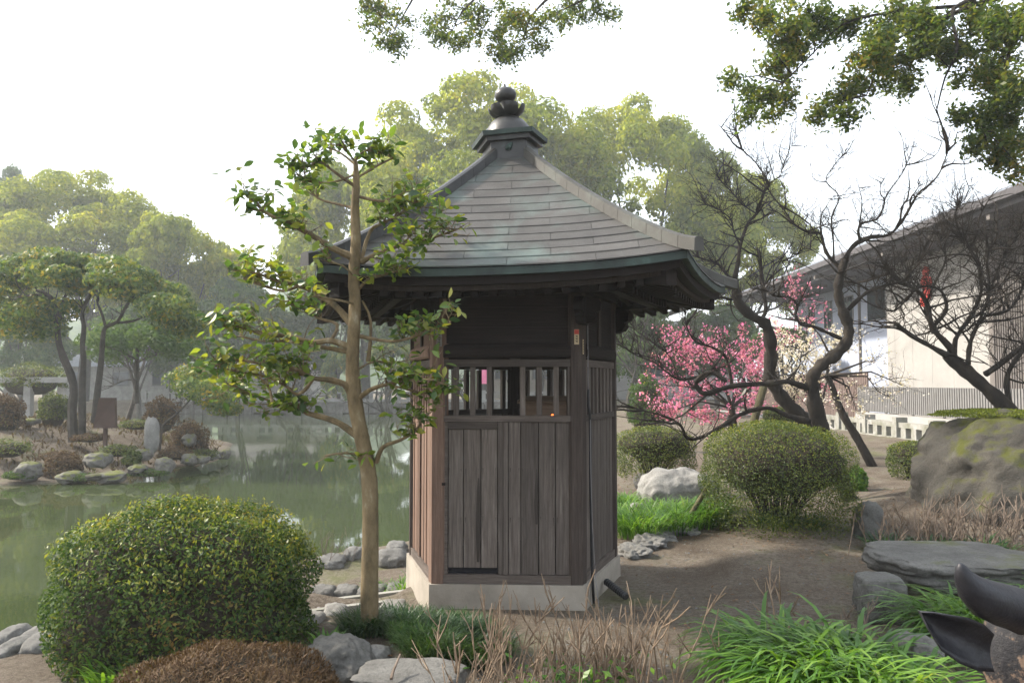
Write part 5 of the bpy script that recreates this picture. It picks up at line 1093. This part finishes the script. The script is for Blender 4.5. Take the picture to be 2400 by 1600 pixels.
fb = thing('brown_fence', 'brown slatted fence behind the white plum blossoms', 'fence', (13.2, 34, 0))
for i in range(90): boxpart('slat', M_fenceb, fb, 13.0, 13.05, 29.7 + i * .16, 29.81 + i * .16, .1, 2.05)
for z_ in (.4, 1.8): boxpart('rail', M_fenceb, fb, 13.052, 13.10, 29.6, 44, z_ - .05, z_ + .05)
cb = thing('concrete_balustrade', 'low mossy concrete balustrade with square openings along the right path', 'balustrade', (10.9, 24, 0))
boxpart('base_beam', M_concr, cb, 10.75, 11.05, 14.0, 34, -.05, .14)
boxpart('top_rail', M_concr, cb, 10.80, 11.0, 14.0, 34, .42, .56)
for i in range(34): boxpart('block', M_concr, cb, 10.79, 11.01, 14.2 + i * .58, 14.48 + i * .58, .142, .418)
for i in range(10): boxpart('post', M_concr, cb, 10.74, 11.06, 14.75 + i * 2.0, 15.0 + i * 2.0, .143, .70)
gp = MB(); gp.add([(11.1, 9, H(11, 20) + .03), (12.44, 9, H(11, 20) + .03), (12.44, 60, .13), (11.1, 60, .13)], [(0, 1, 2, 3)]); o = gp.build('path', M_stonef); o['kind'] = 'structure'
wr = thing('overhead_wire', 'thin black overhead wire crossing in front of the right roof', 'wire', (12.5, 20, 6))
a, b = at(1560, 760, 42), at(2460, 440, 20); mb = MB(); mb.tube([a.lerp(b, i / 14) + Vector((0, 0, -.35 * (1 - (2 * i / 14 - 1) ** 2))) for i in range(15)], .012, 5); mb.build('strand', M_wire, wr)
# houses glimpsed in the haze
def house(label, x, y, w_, d_, h_, wall, roofm, rot=0, win=3):
    o = thing('house', label, 'house', (x, y, 0), 'houses behind the trees'); boxpart('wall', wall, o, x - w_/2, x + w_/2, y - d_/2, y + d_/2, -.3, h_)
    mb = MB(); e = .6; mb.add([(x - w_/2 - e, y - d_/2 - e, h_ + .002), (x + w_/2 + e, y - d_/2 - e, h_ + .002), (x + w_/2 + e, y + d_/2 + e, h_ + .002), (x - w_/2 - e, y + d_/2 + e, h_ + .002), (x - w_/2 - e * .3, y, h_ + d_ * .28), (x + w_/2 + e * .3, y, h_ + d_ * .28)], [(3,2,1,0), (0,1,5,4), (2,3,4,5), (1,2,5), (3,0,4)]); mb.build('roof', roofm, o)
    for i in range(win):
        xx = x - w_/2 + w_ * (i + .5) / win; w2 = boxpart('window', M_fence, o, xx - .75, xx + .75, y - d_/2 - .04, y - d_/2 + .01, h_ * .45, h_ * .45 + 1.3); boxpart('pane', M_glass, w2, xx - .66, xx + .66, y - d_/2 - .06, y - d_/2 - .041, h_ * .45 + .1, h_ * .45 + 1.2)
    return o
house('hazy house with grey-blue roof between hut and pink plum', 11.5, 68, 12, 8, 4.6, M_wallw, M_tileb)
house('pale house glimpsed behind the island trees', -33, 72, 10, 7, 3.0, M_stonef, M_tileb)
house('low pale house behind the far balustrade', -22, 76, 8, 7, 2.8, M_wallw, M_roofd)
house('white house seen through the lattice gap', 2.5, 76, 10, 7, 4.2, M_wallw, M_tileb)
def banner(label, px, py, Y, mat, cat='banner'):
    p = at(px, py, Y); o = thing('banner', label, cat, (p.x, Y, H(p.x, Y))); mb = MB(); mb.tube([(p.x - .32, Y, H(p.x, Y)), (p.x - .32, Y, p.z + .5)], .025, 6); mb.build('pole', M_fence, o)
    mb = MB(); n = 5
    for i in range(n): 
        x0, x1 = p.x - .3 + .6 * i / n, p.x - .3 + .6 * (i + 1) / n; mb.add([(x0, Y + .03 * math.sin(i * 2), p.z - .45), (x1, Y + .03 * math.sin(i * 2 + 2), p.z - .45), (x1, Y + .03 * math.sin(i * 2 + 2), p.z + .45), (x0, Y + .03 * math.sin(i * 2), p.z + .45)], [(0, 1, 2, 3)])
    mb.build('cloth', mat, o); return o
banner('pink festival banner seen through the left lattice bars', 1138, 882, 50, M_magenta)
banner('yellow festival banner glimpsed right of the hut', 1508, 886, 48, M_yel)
# distant wooded hill
mb = MB(); xs_ = np.linspace(-150, 60, 60); vs = []
for x in xs_:
    top = 1.5 + 24 * math.exp(-((x + 46) / 26) ** 2) + 15 * math.exp(-((x + 105) / 30) ** 2) + 1.2 * math.sin(x * .9) + .8 * math.sin(x * 2.3)
    for j in range(7): t = j / 6; vs.append((x, 150 + 55 * t, max(-1, top) * math.sin(t * math.pi / 2)))
mb.add(vs, [(i*7+j, (i+1)*7+j, (i+1)*7+j+1, i*7+j+1) for i in range(59) for j in range(6)]); o = mb.build('hills', M_far2, smooth=True); o['kind'] = 'structure'

# ------------------------------------------------------------------ overhanging camphor tree, trunk out of frame to the right
random.seed(77); rnd = random.Random(77); rngo = np.random.default_rng(77)
ov = thing('overhanging_camphor', 'camphor tree whose leafy boughs hang into the top of the picture', 'tree', (9.6, 9.0, H(9.6, 9.0)))
mb = MB(); mb.tube([(9.6, 9, -.2), (9.5, 9.1, 1.5), (9.2, 9.3, 3.4), (8.8, 9.6, 5.4)], [.55, .42, .38, .32], 14); mb.build('trunk', M_barkf, ov, smooth=True)
mb = MB(); lm_ = MB()
LIMBS = [[(8.8, 9.6, 5.4), (7.6, 10.0, 6.8), (6.4, 10.2, 7.4), (5.2, 10.4, 7.3)], [(8.8, 9.6, 5.4), (7.4, 11.0, 8.2), (4.6, 12.4, 9.6), (1.6, 13.2, 9.6), (-1.2, 13.6, 9.4)], [(7.6, 10.0, 6.8), (7.0, 10.0, 6.4), (6.5, 10.0, 6.0)]]
for q in LIMBS: mb.tube([Vector(p) for p in q], list(np.linspace(.2, .045, len(q))), 9)
SPR = [ # sprays: pixel path of the bough (2352-wide), depth, leaf blobs (x, y, r)
 ([(2360, -20), (2240, 10), (2130, 20), (2010, 35), (1930, 60), (1870, 120), (1800, 190)], 10.2, [(1760, 30, 45), (1820, 60, 50), (1800, 130, 50), (1740, 200, 40), (1720, 250, 30), (1790, 220, 35), (1870, 30, 50), (1940, 60, 45), (1850, 100, 40), (1700, 15, 30), (1770, 270, 22), (1690, 180, 22)]),
 ([(2240, 10), (2150, 50), (2060, 90), (2020, 150), (1990, 220)], 10.0, [(2060, 40, 50), (2020, 100, 45), (2060, 140, 45), (2000, 180, 45), (1920, 220, 40), (1890, 258, 28), (1950, 250, 30), (2080, 190, 40), (1990, 130, 40)]),
 ([(2300, -20), (2190, 20), (2200, 110), (2170, 180), (2150, 260)], 9.8, [(2130, 30, 50), (2160, 80, 45), (2240, 40, 55), (2200, 110, 40), (2120, 100, 35), (2300, 90, 55), (2170, 140, 25)]),
 ([(2400, 20), (2330, 100), (2300, 180), (2260, 300)], 9.6, [(2300, 160, 50), (2330, 40, 55), (2260, 190, 40), (2230, 250, 34), (2290, 250, 45), (2330, 220, 45), (2260, 320, 38), (2310, 330, 42), (2340, 300, 42), (2280, 372, 26), (2345, 390, 25), (2230, 180, 26)]),
 ([(1000, -60), (960, -20), (930, 30), (900, 80)], 13.4, [(840, 15, 34), (880, 35, 34), (900, 85, 38), (930, 95, 28), (925, 40, 26), (860, 60, 26), (830, -5, 26)]),
 ([(1160, -60), (1110, -20), (1060, 30), (1040, 70)], 13.4, [(1000, 40, 36), (1030, 80, 36), (1070, 95, 30), (1060, 20, 40), (1110, 15, 36), (1000, 75, 26), (1100, 55, 26)]),
 ([(1300, -40), (1250, 5), (1220, 40), (1200, 90)], 13.2, [(1160, 50, 40), (1200, 60, 36), (1150, 110, 34), (1190, 115, 36), (1230, 100, 26), (1170, 130, 24), (1180, 15, 40), (1240, 60, 26)]),
 ([(1420, -40), (1360, -10), (1310, 15), (1280, 30)], 13.2, [(1280, 15, 36), (1330, 10, 34), (1380, 15, 34), (1290, 45, 24), (1400, 30, 20), (1335, 35, 20)])]
Ps, Ns = [], []
for si, (path, Y, blobs) in enumerate(SPR):
    q = pl([(x * K, y * K) for x, y in path], Y, 1, (0, 0), 0, .1, si); src = Vector((5.2, 10.4, 7.3)) if si < 4 else min((Vector(p) for p in [(1.6, 13.2, 9.6), (-1.2, 13.6, 9.4), (3.2, 12.8, 9.6), (.2, 13.4, 9.5)]), key=lambda p: (p - q[0]).length)
    mb.tube([src, src.lerp(q[0], .5) + Vector((0, 0, .1)), q[0]], [.05, .042, .036], 7); limb(mb, q, .034, .006, 6)
    for (x, y, r) in blobs:
        c = at(x * K, y * K, Y + rnd.uniform(-.7, .7)); R = r * K / F_PX * Y; s = min(q, key=lambda p: (p - c).length); mb.tube([s, s.lerp(c, .5) + Vector((rnd.gauss(0, .05), 0, .06)), c], [.011, .008, .004], 4)
        t2 = []; twigs(mb, [s.lerp(c, .5), c, c + Vector((rnd.gauss(0, .1), rnd.gauss(0, .1), -R * .3))], 9, R * 1.3, .0045, rnd, -.05, 2, .1, .9, t2, 3)
        T = np.array([tuple(p) for p in t2 if (p - c).length < R * 1.3]); k = int(34 * (r / 36) ** 2 * (13 / Y) * 12)
        if len(T): P = T[rngo.choice(len(T), k)] + rngo.normal(0, .06, (k, 3)); Ps.append(P); Ns.append(np.tile([[0, -.2, 1.0]], (k, 1)))
mb.build('boughs', M_bark, ov)
V, Fq = leafcloud(np.concatenate(Ps), np.concatenate(Ns), .074, .036, rngo, .9, 0, axis=np.tile([[0, 0, -1.0]], (sum(len(p) for p in Ps), 1)), axw=.3); npmesh('crown', V, Fq, M_over, ov)

# ------------------------------------------------------------------ bronze ox at the lower right corner
ox = thing('ox_statue', 'dark bronze reclining ox statue, only its ear and horn in frame', 'statue', (2.25, 2.35, 0))
def blob(bm, c, s, rot=None):
    r = bmesh.ops.create_icosphere(bm, subdivisions=3, radius=1); M = Matrix.Translation(c) @ (rot or Matrix.Identity(4)) @ Matrix.Diagonal((*s, 1)); bmesh.ops.transform(bm, matrix=M, verts=r['verts'])
bm = bmesh.new(); RY = lambda d: Matrix.Rotation(math.radians(d), 4, 'Y'); RZ = lambda d: Matrix.Rotation(math.radians(d), 4, 'Z')
L0 = Vector((2.25, 2.35, 0))
for c, s, r in [((2.75, 2.6, .50), (.62, .36, .30), None), ((2.30, 2.50, .56), (.34, .32, .32), None), ((1.90, 2.44, .70), (.26, .20, .22), RY(35)), ((1.55, 2.42, .87), (.17, .14, .20), None), ((1.58, 2.20, .74), (.13, .20, .14), None), ((1.60, 1.97, .66), (.10, .13, .10), None), ((1.56, 2.42, 1.0), (.11, .10, .06), None), ((2.15, 2.15, .30), (.35, .12, .11), None), ((2.9, 2.2, .30), (.40, .13, .13), None), ((3.2, 2.7, .45), (.28, .32, .28), None)]:
    blob(bm, Vector(c) - L0, s, r)
me = bpy.data.meshes.new('body'); bm.to_mesh(me); bm.free(); o = link('body', me, M_bronze, ox, None, True)
rm = o.modifiers.new('remesh', 'REMESH'); rm.mode = 'VOXEL'; rm.voxel_size = .022; rm.use_smooth_shade = True; sm_ = o.modifiers.new('smooth', 'SMOOTH'); sm_.iterations = 8; sm_.factor = .6
def zo(x, y, Y): return at(2080 + x / 4.9, 1280 + y / 4.9, Y)
def horn(name, pts, rads, sq=1.0):
    mb = MB(); mb.tube(pts, rads, 16); return mb.build(name, M_bronzed, ox, smooth=True)
horn('horn', [zo(1560, 760, 2.30), zo(1420, 700, 2.28), zo(1280, 660, 2.25), zo(1120, 600, 2.22), zo(970, 480, 2.20), zo(880, 350, 2.19), zo(845, 240, 2.185), zo(838, 195, 2.18)], [.062, .060, .058, .053, .040, .026, .014, .004])
P0 = zo(1560, 760, 2.30); mir = lambda p: Vector((2 * 1.62 - p.x, p.y, p.z)); horn('horn', [mir(p) for p in [zo(1420, 700, 2.28), zo(1280, 660, 2.25), zo(1120, 600, 2.22), zo(970, 480, 2.20), zo(880, 350, 2.19), zo(845, 240, 2.185), zo(838, 195, 2.18)]], [.060, .058, .053, .040, .026, .014, .004])
def ear(flip):
    top = [zo(390, 755, 2.22), zo(560, 765, 2.20), zo(760, 800, 2.19), zo(960, 830, 2.20), zo(1120, 900, 2.22), zo(1230, 1010, 2.26)]
    bot = [zo(390, 755, 2.22), zo(480, 950, 2.20), zo(640, 1210, 2.19), zo(840, 1350, 2.20), zo(1040, 1430, 2.22), zo(1230, 1440, 2.26)]
    mb = MB(); vs = []; nc = 8; n = len(top)
    for side in (0, 1):
        for i in range(n):
            for j in range(nc + 1):
                t = j / nc; p = top[i].lerp(bot[i], t); dep = math.sin(math.pi * t) * .055 * math.sin(math.pi * (.08 + .8 * i / (n - 1))); rim = .008 * (1 - 4 * (t - .5) ** 2)
                p = p + Vector((0, dep + (.014 if side else 0), 0)); vs.append(mir(p) if flip else p)
    n1 = n * (nc + 1); fs = [(i*(nc+1)+j, i*(nc+1)+j+1, (i+1)*(nc+1)+j+1, (i+1)*(nc+1)+j) for i in range(n-1) for j in range(nc)]
    fs += [tuple(n1 + x for x in reversed(f)) for f in fs] + [(i*(nc+1), (i+1)*(nc+1), n1+(i+1)*(nc+1), n1+i*(nc+1)) for i in range(n-1)] + [(i*(nc+1)+nc, n1+i*(nc+1)+nc, n1+(i+1)*(nc+1)+nc, (i+1)*(nc+1)+nc) for i in range(n-1)]
    mb.add(vs, fs); return mb.build('ear', M_bronzed, ox, smooth=True)
ear(False); ear(True)
boxpart('pedestal', M_rockd, ox, 1.75, 3.5, 1.95, 3.1, -.2, .22)

# ------------------------------------------------------------------ fallen leaves and pebbles
rngl = np.random.default_rng(5); n = 9000
X = np.concatenate([rngl.uniform(-1, 5.5, n), rngl.normal(4.2, 1.0, 1400), rngl.normal(-12, 3, 9000)]); Yl = np.concatenate([rngl.uniform(4.2, 15, n), rngl.normal(8.8, 1.2, 1400), rngl.uniform(17, 25, 9000)])
ok = (sdist(X, Yl, POND) > .4) | (sdist(X, Yl, ISLE) < -.6); ok &= np.hypot(X, Yl - 6.87) > 1.1; dens = .5 + .5 * np.sin(X * 2.1 + 1) * np.cos(Yl * 1.7); ok &= rngl.random(len(X)) < dens; X, Yl = X[ok], Yl[ok]
P = np.stack([X, Yl, hgt(X, Yl) + .010], 1); V, Fq = leafcloud(P, np.tile([[0, 0, 1.0]], (len(P), 1)), .035, .016, rngl, .25); o = npmesh('fallen_leaves', V, Fq, M_litter); tag(o, 'brown fallen leaves scattered over the soil', 'leaf litter', kind='stuff')
n = 16000; X = rngl.uniform(-22, -8.2, n); Yl = rngl.uniform(16, 30, n); dI = sdist(X, Yl, ISLE); ok = (dI < -.25) & (rngl.random(n) < .55 + .45 * np.sin(X * 1.3) * np.cos(Yl * 1.1)); X, Yl = X[ok], Yl[ok]; k = len(X)
R = np.stack([X, Yl, hgt(X, Yl) - .01], 1); V, Fq = blades(R, rngl.uniform(0, 6.28, k), rngl.uniform(.08, .26, k), rngl.uniform(.2, .8, k), rngl.uniform(1.0, 2.2, k), rngl.uniform(.02, .05, k), rngl, 3)
o = npmesh('ground_cover', V, Fq, M_cover); tag(o, 'brown and olive dead ground cover over the island', 'ground cover', kind='stuff')
n = 5000; X = rngl.uniform(-1.2, 6, n); Yl = 4.3 + 9 * rngl.random(n) ** 1.4; ok = (np.hypot(X, Yl - 6.87) > 1.1) & (sdist(X, Yl, POND) > .4); X, Yl = X[ok], Yl[ok]; k = len(X); r_ = .004 + .012 * rngl.random(k) ** 3
oc = np.array([(1, 0, 0), (0, 1, 0), (-1, 0, 0), (0, -1, 0), (0, 0, .8)]); P = np.stack([X, Yl, hgt(X, Yl) + .002], 1); V = (P[:, None] + oc[None] * r_[:, None, None] * rngl.uniform(.6, 1.4, (k, 5, 1))).reshape(-1, 3)
Fq = (np.array([(0, 1, 4), (1, 2, 4), (2, 3, 4), (3, 0, 4)])[None] + (np.arange(k) * 5)[:, None, None]).reshape(-1, 3); o = npmesh('gravel', V, Fq, M_rock); tag(o, 'fine grit and pebbles scattered on the bare path', 'gravel', kind='stuff')
# haze over the pond
hz = MB(); x0, x1, y0, y1, z0, z1 = -320, 320, -80, 420, -3.0, 31.0
hz.hexa([(x0, y0, z0), (x1, y0, z0), (x1, y1, z0), (x0, y1, z0), (x0, y0, z1), (x1, y0, z1), (x1, y1, z1), (x0, y1, z1)])
m, nt = newmat('pale_morning_haze'); pv = nd(nt, 'ShaderNodeVolumePrincipled'); pv.inputs['Color'].default_value = (.90, .955, 1, 1); pv.inputs['Density'].default_value = HAZE; pv.inputs['Anisotropy'].default_value = .3
o = nd(nt, 'ShaderNodeOutputMaterial'); nt.links.new(pv.outputs[0], o.inputs['Volume']); o = hz.build('haze', m); tag(o, None, None, kind='stuff')
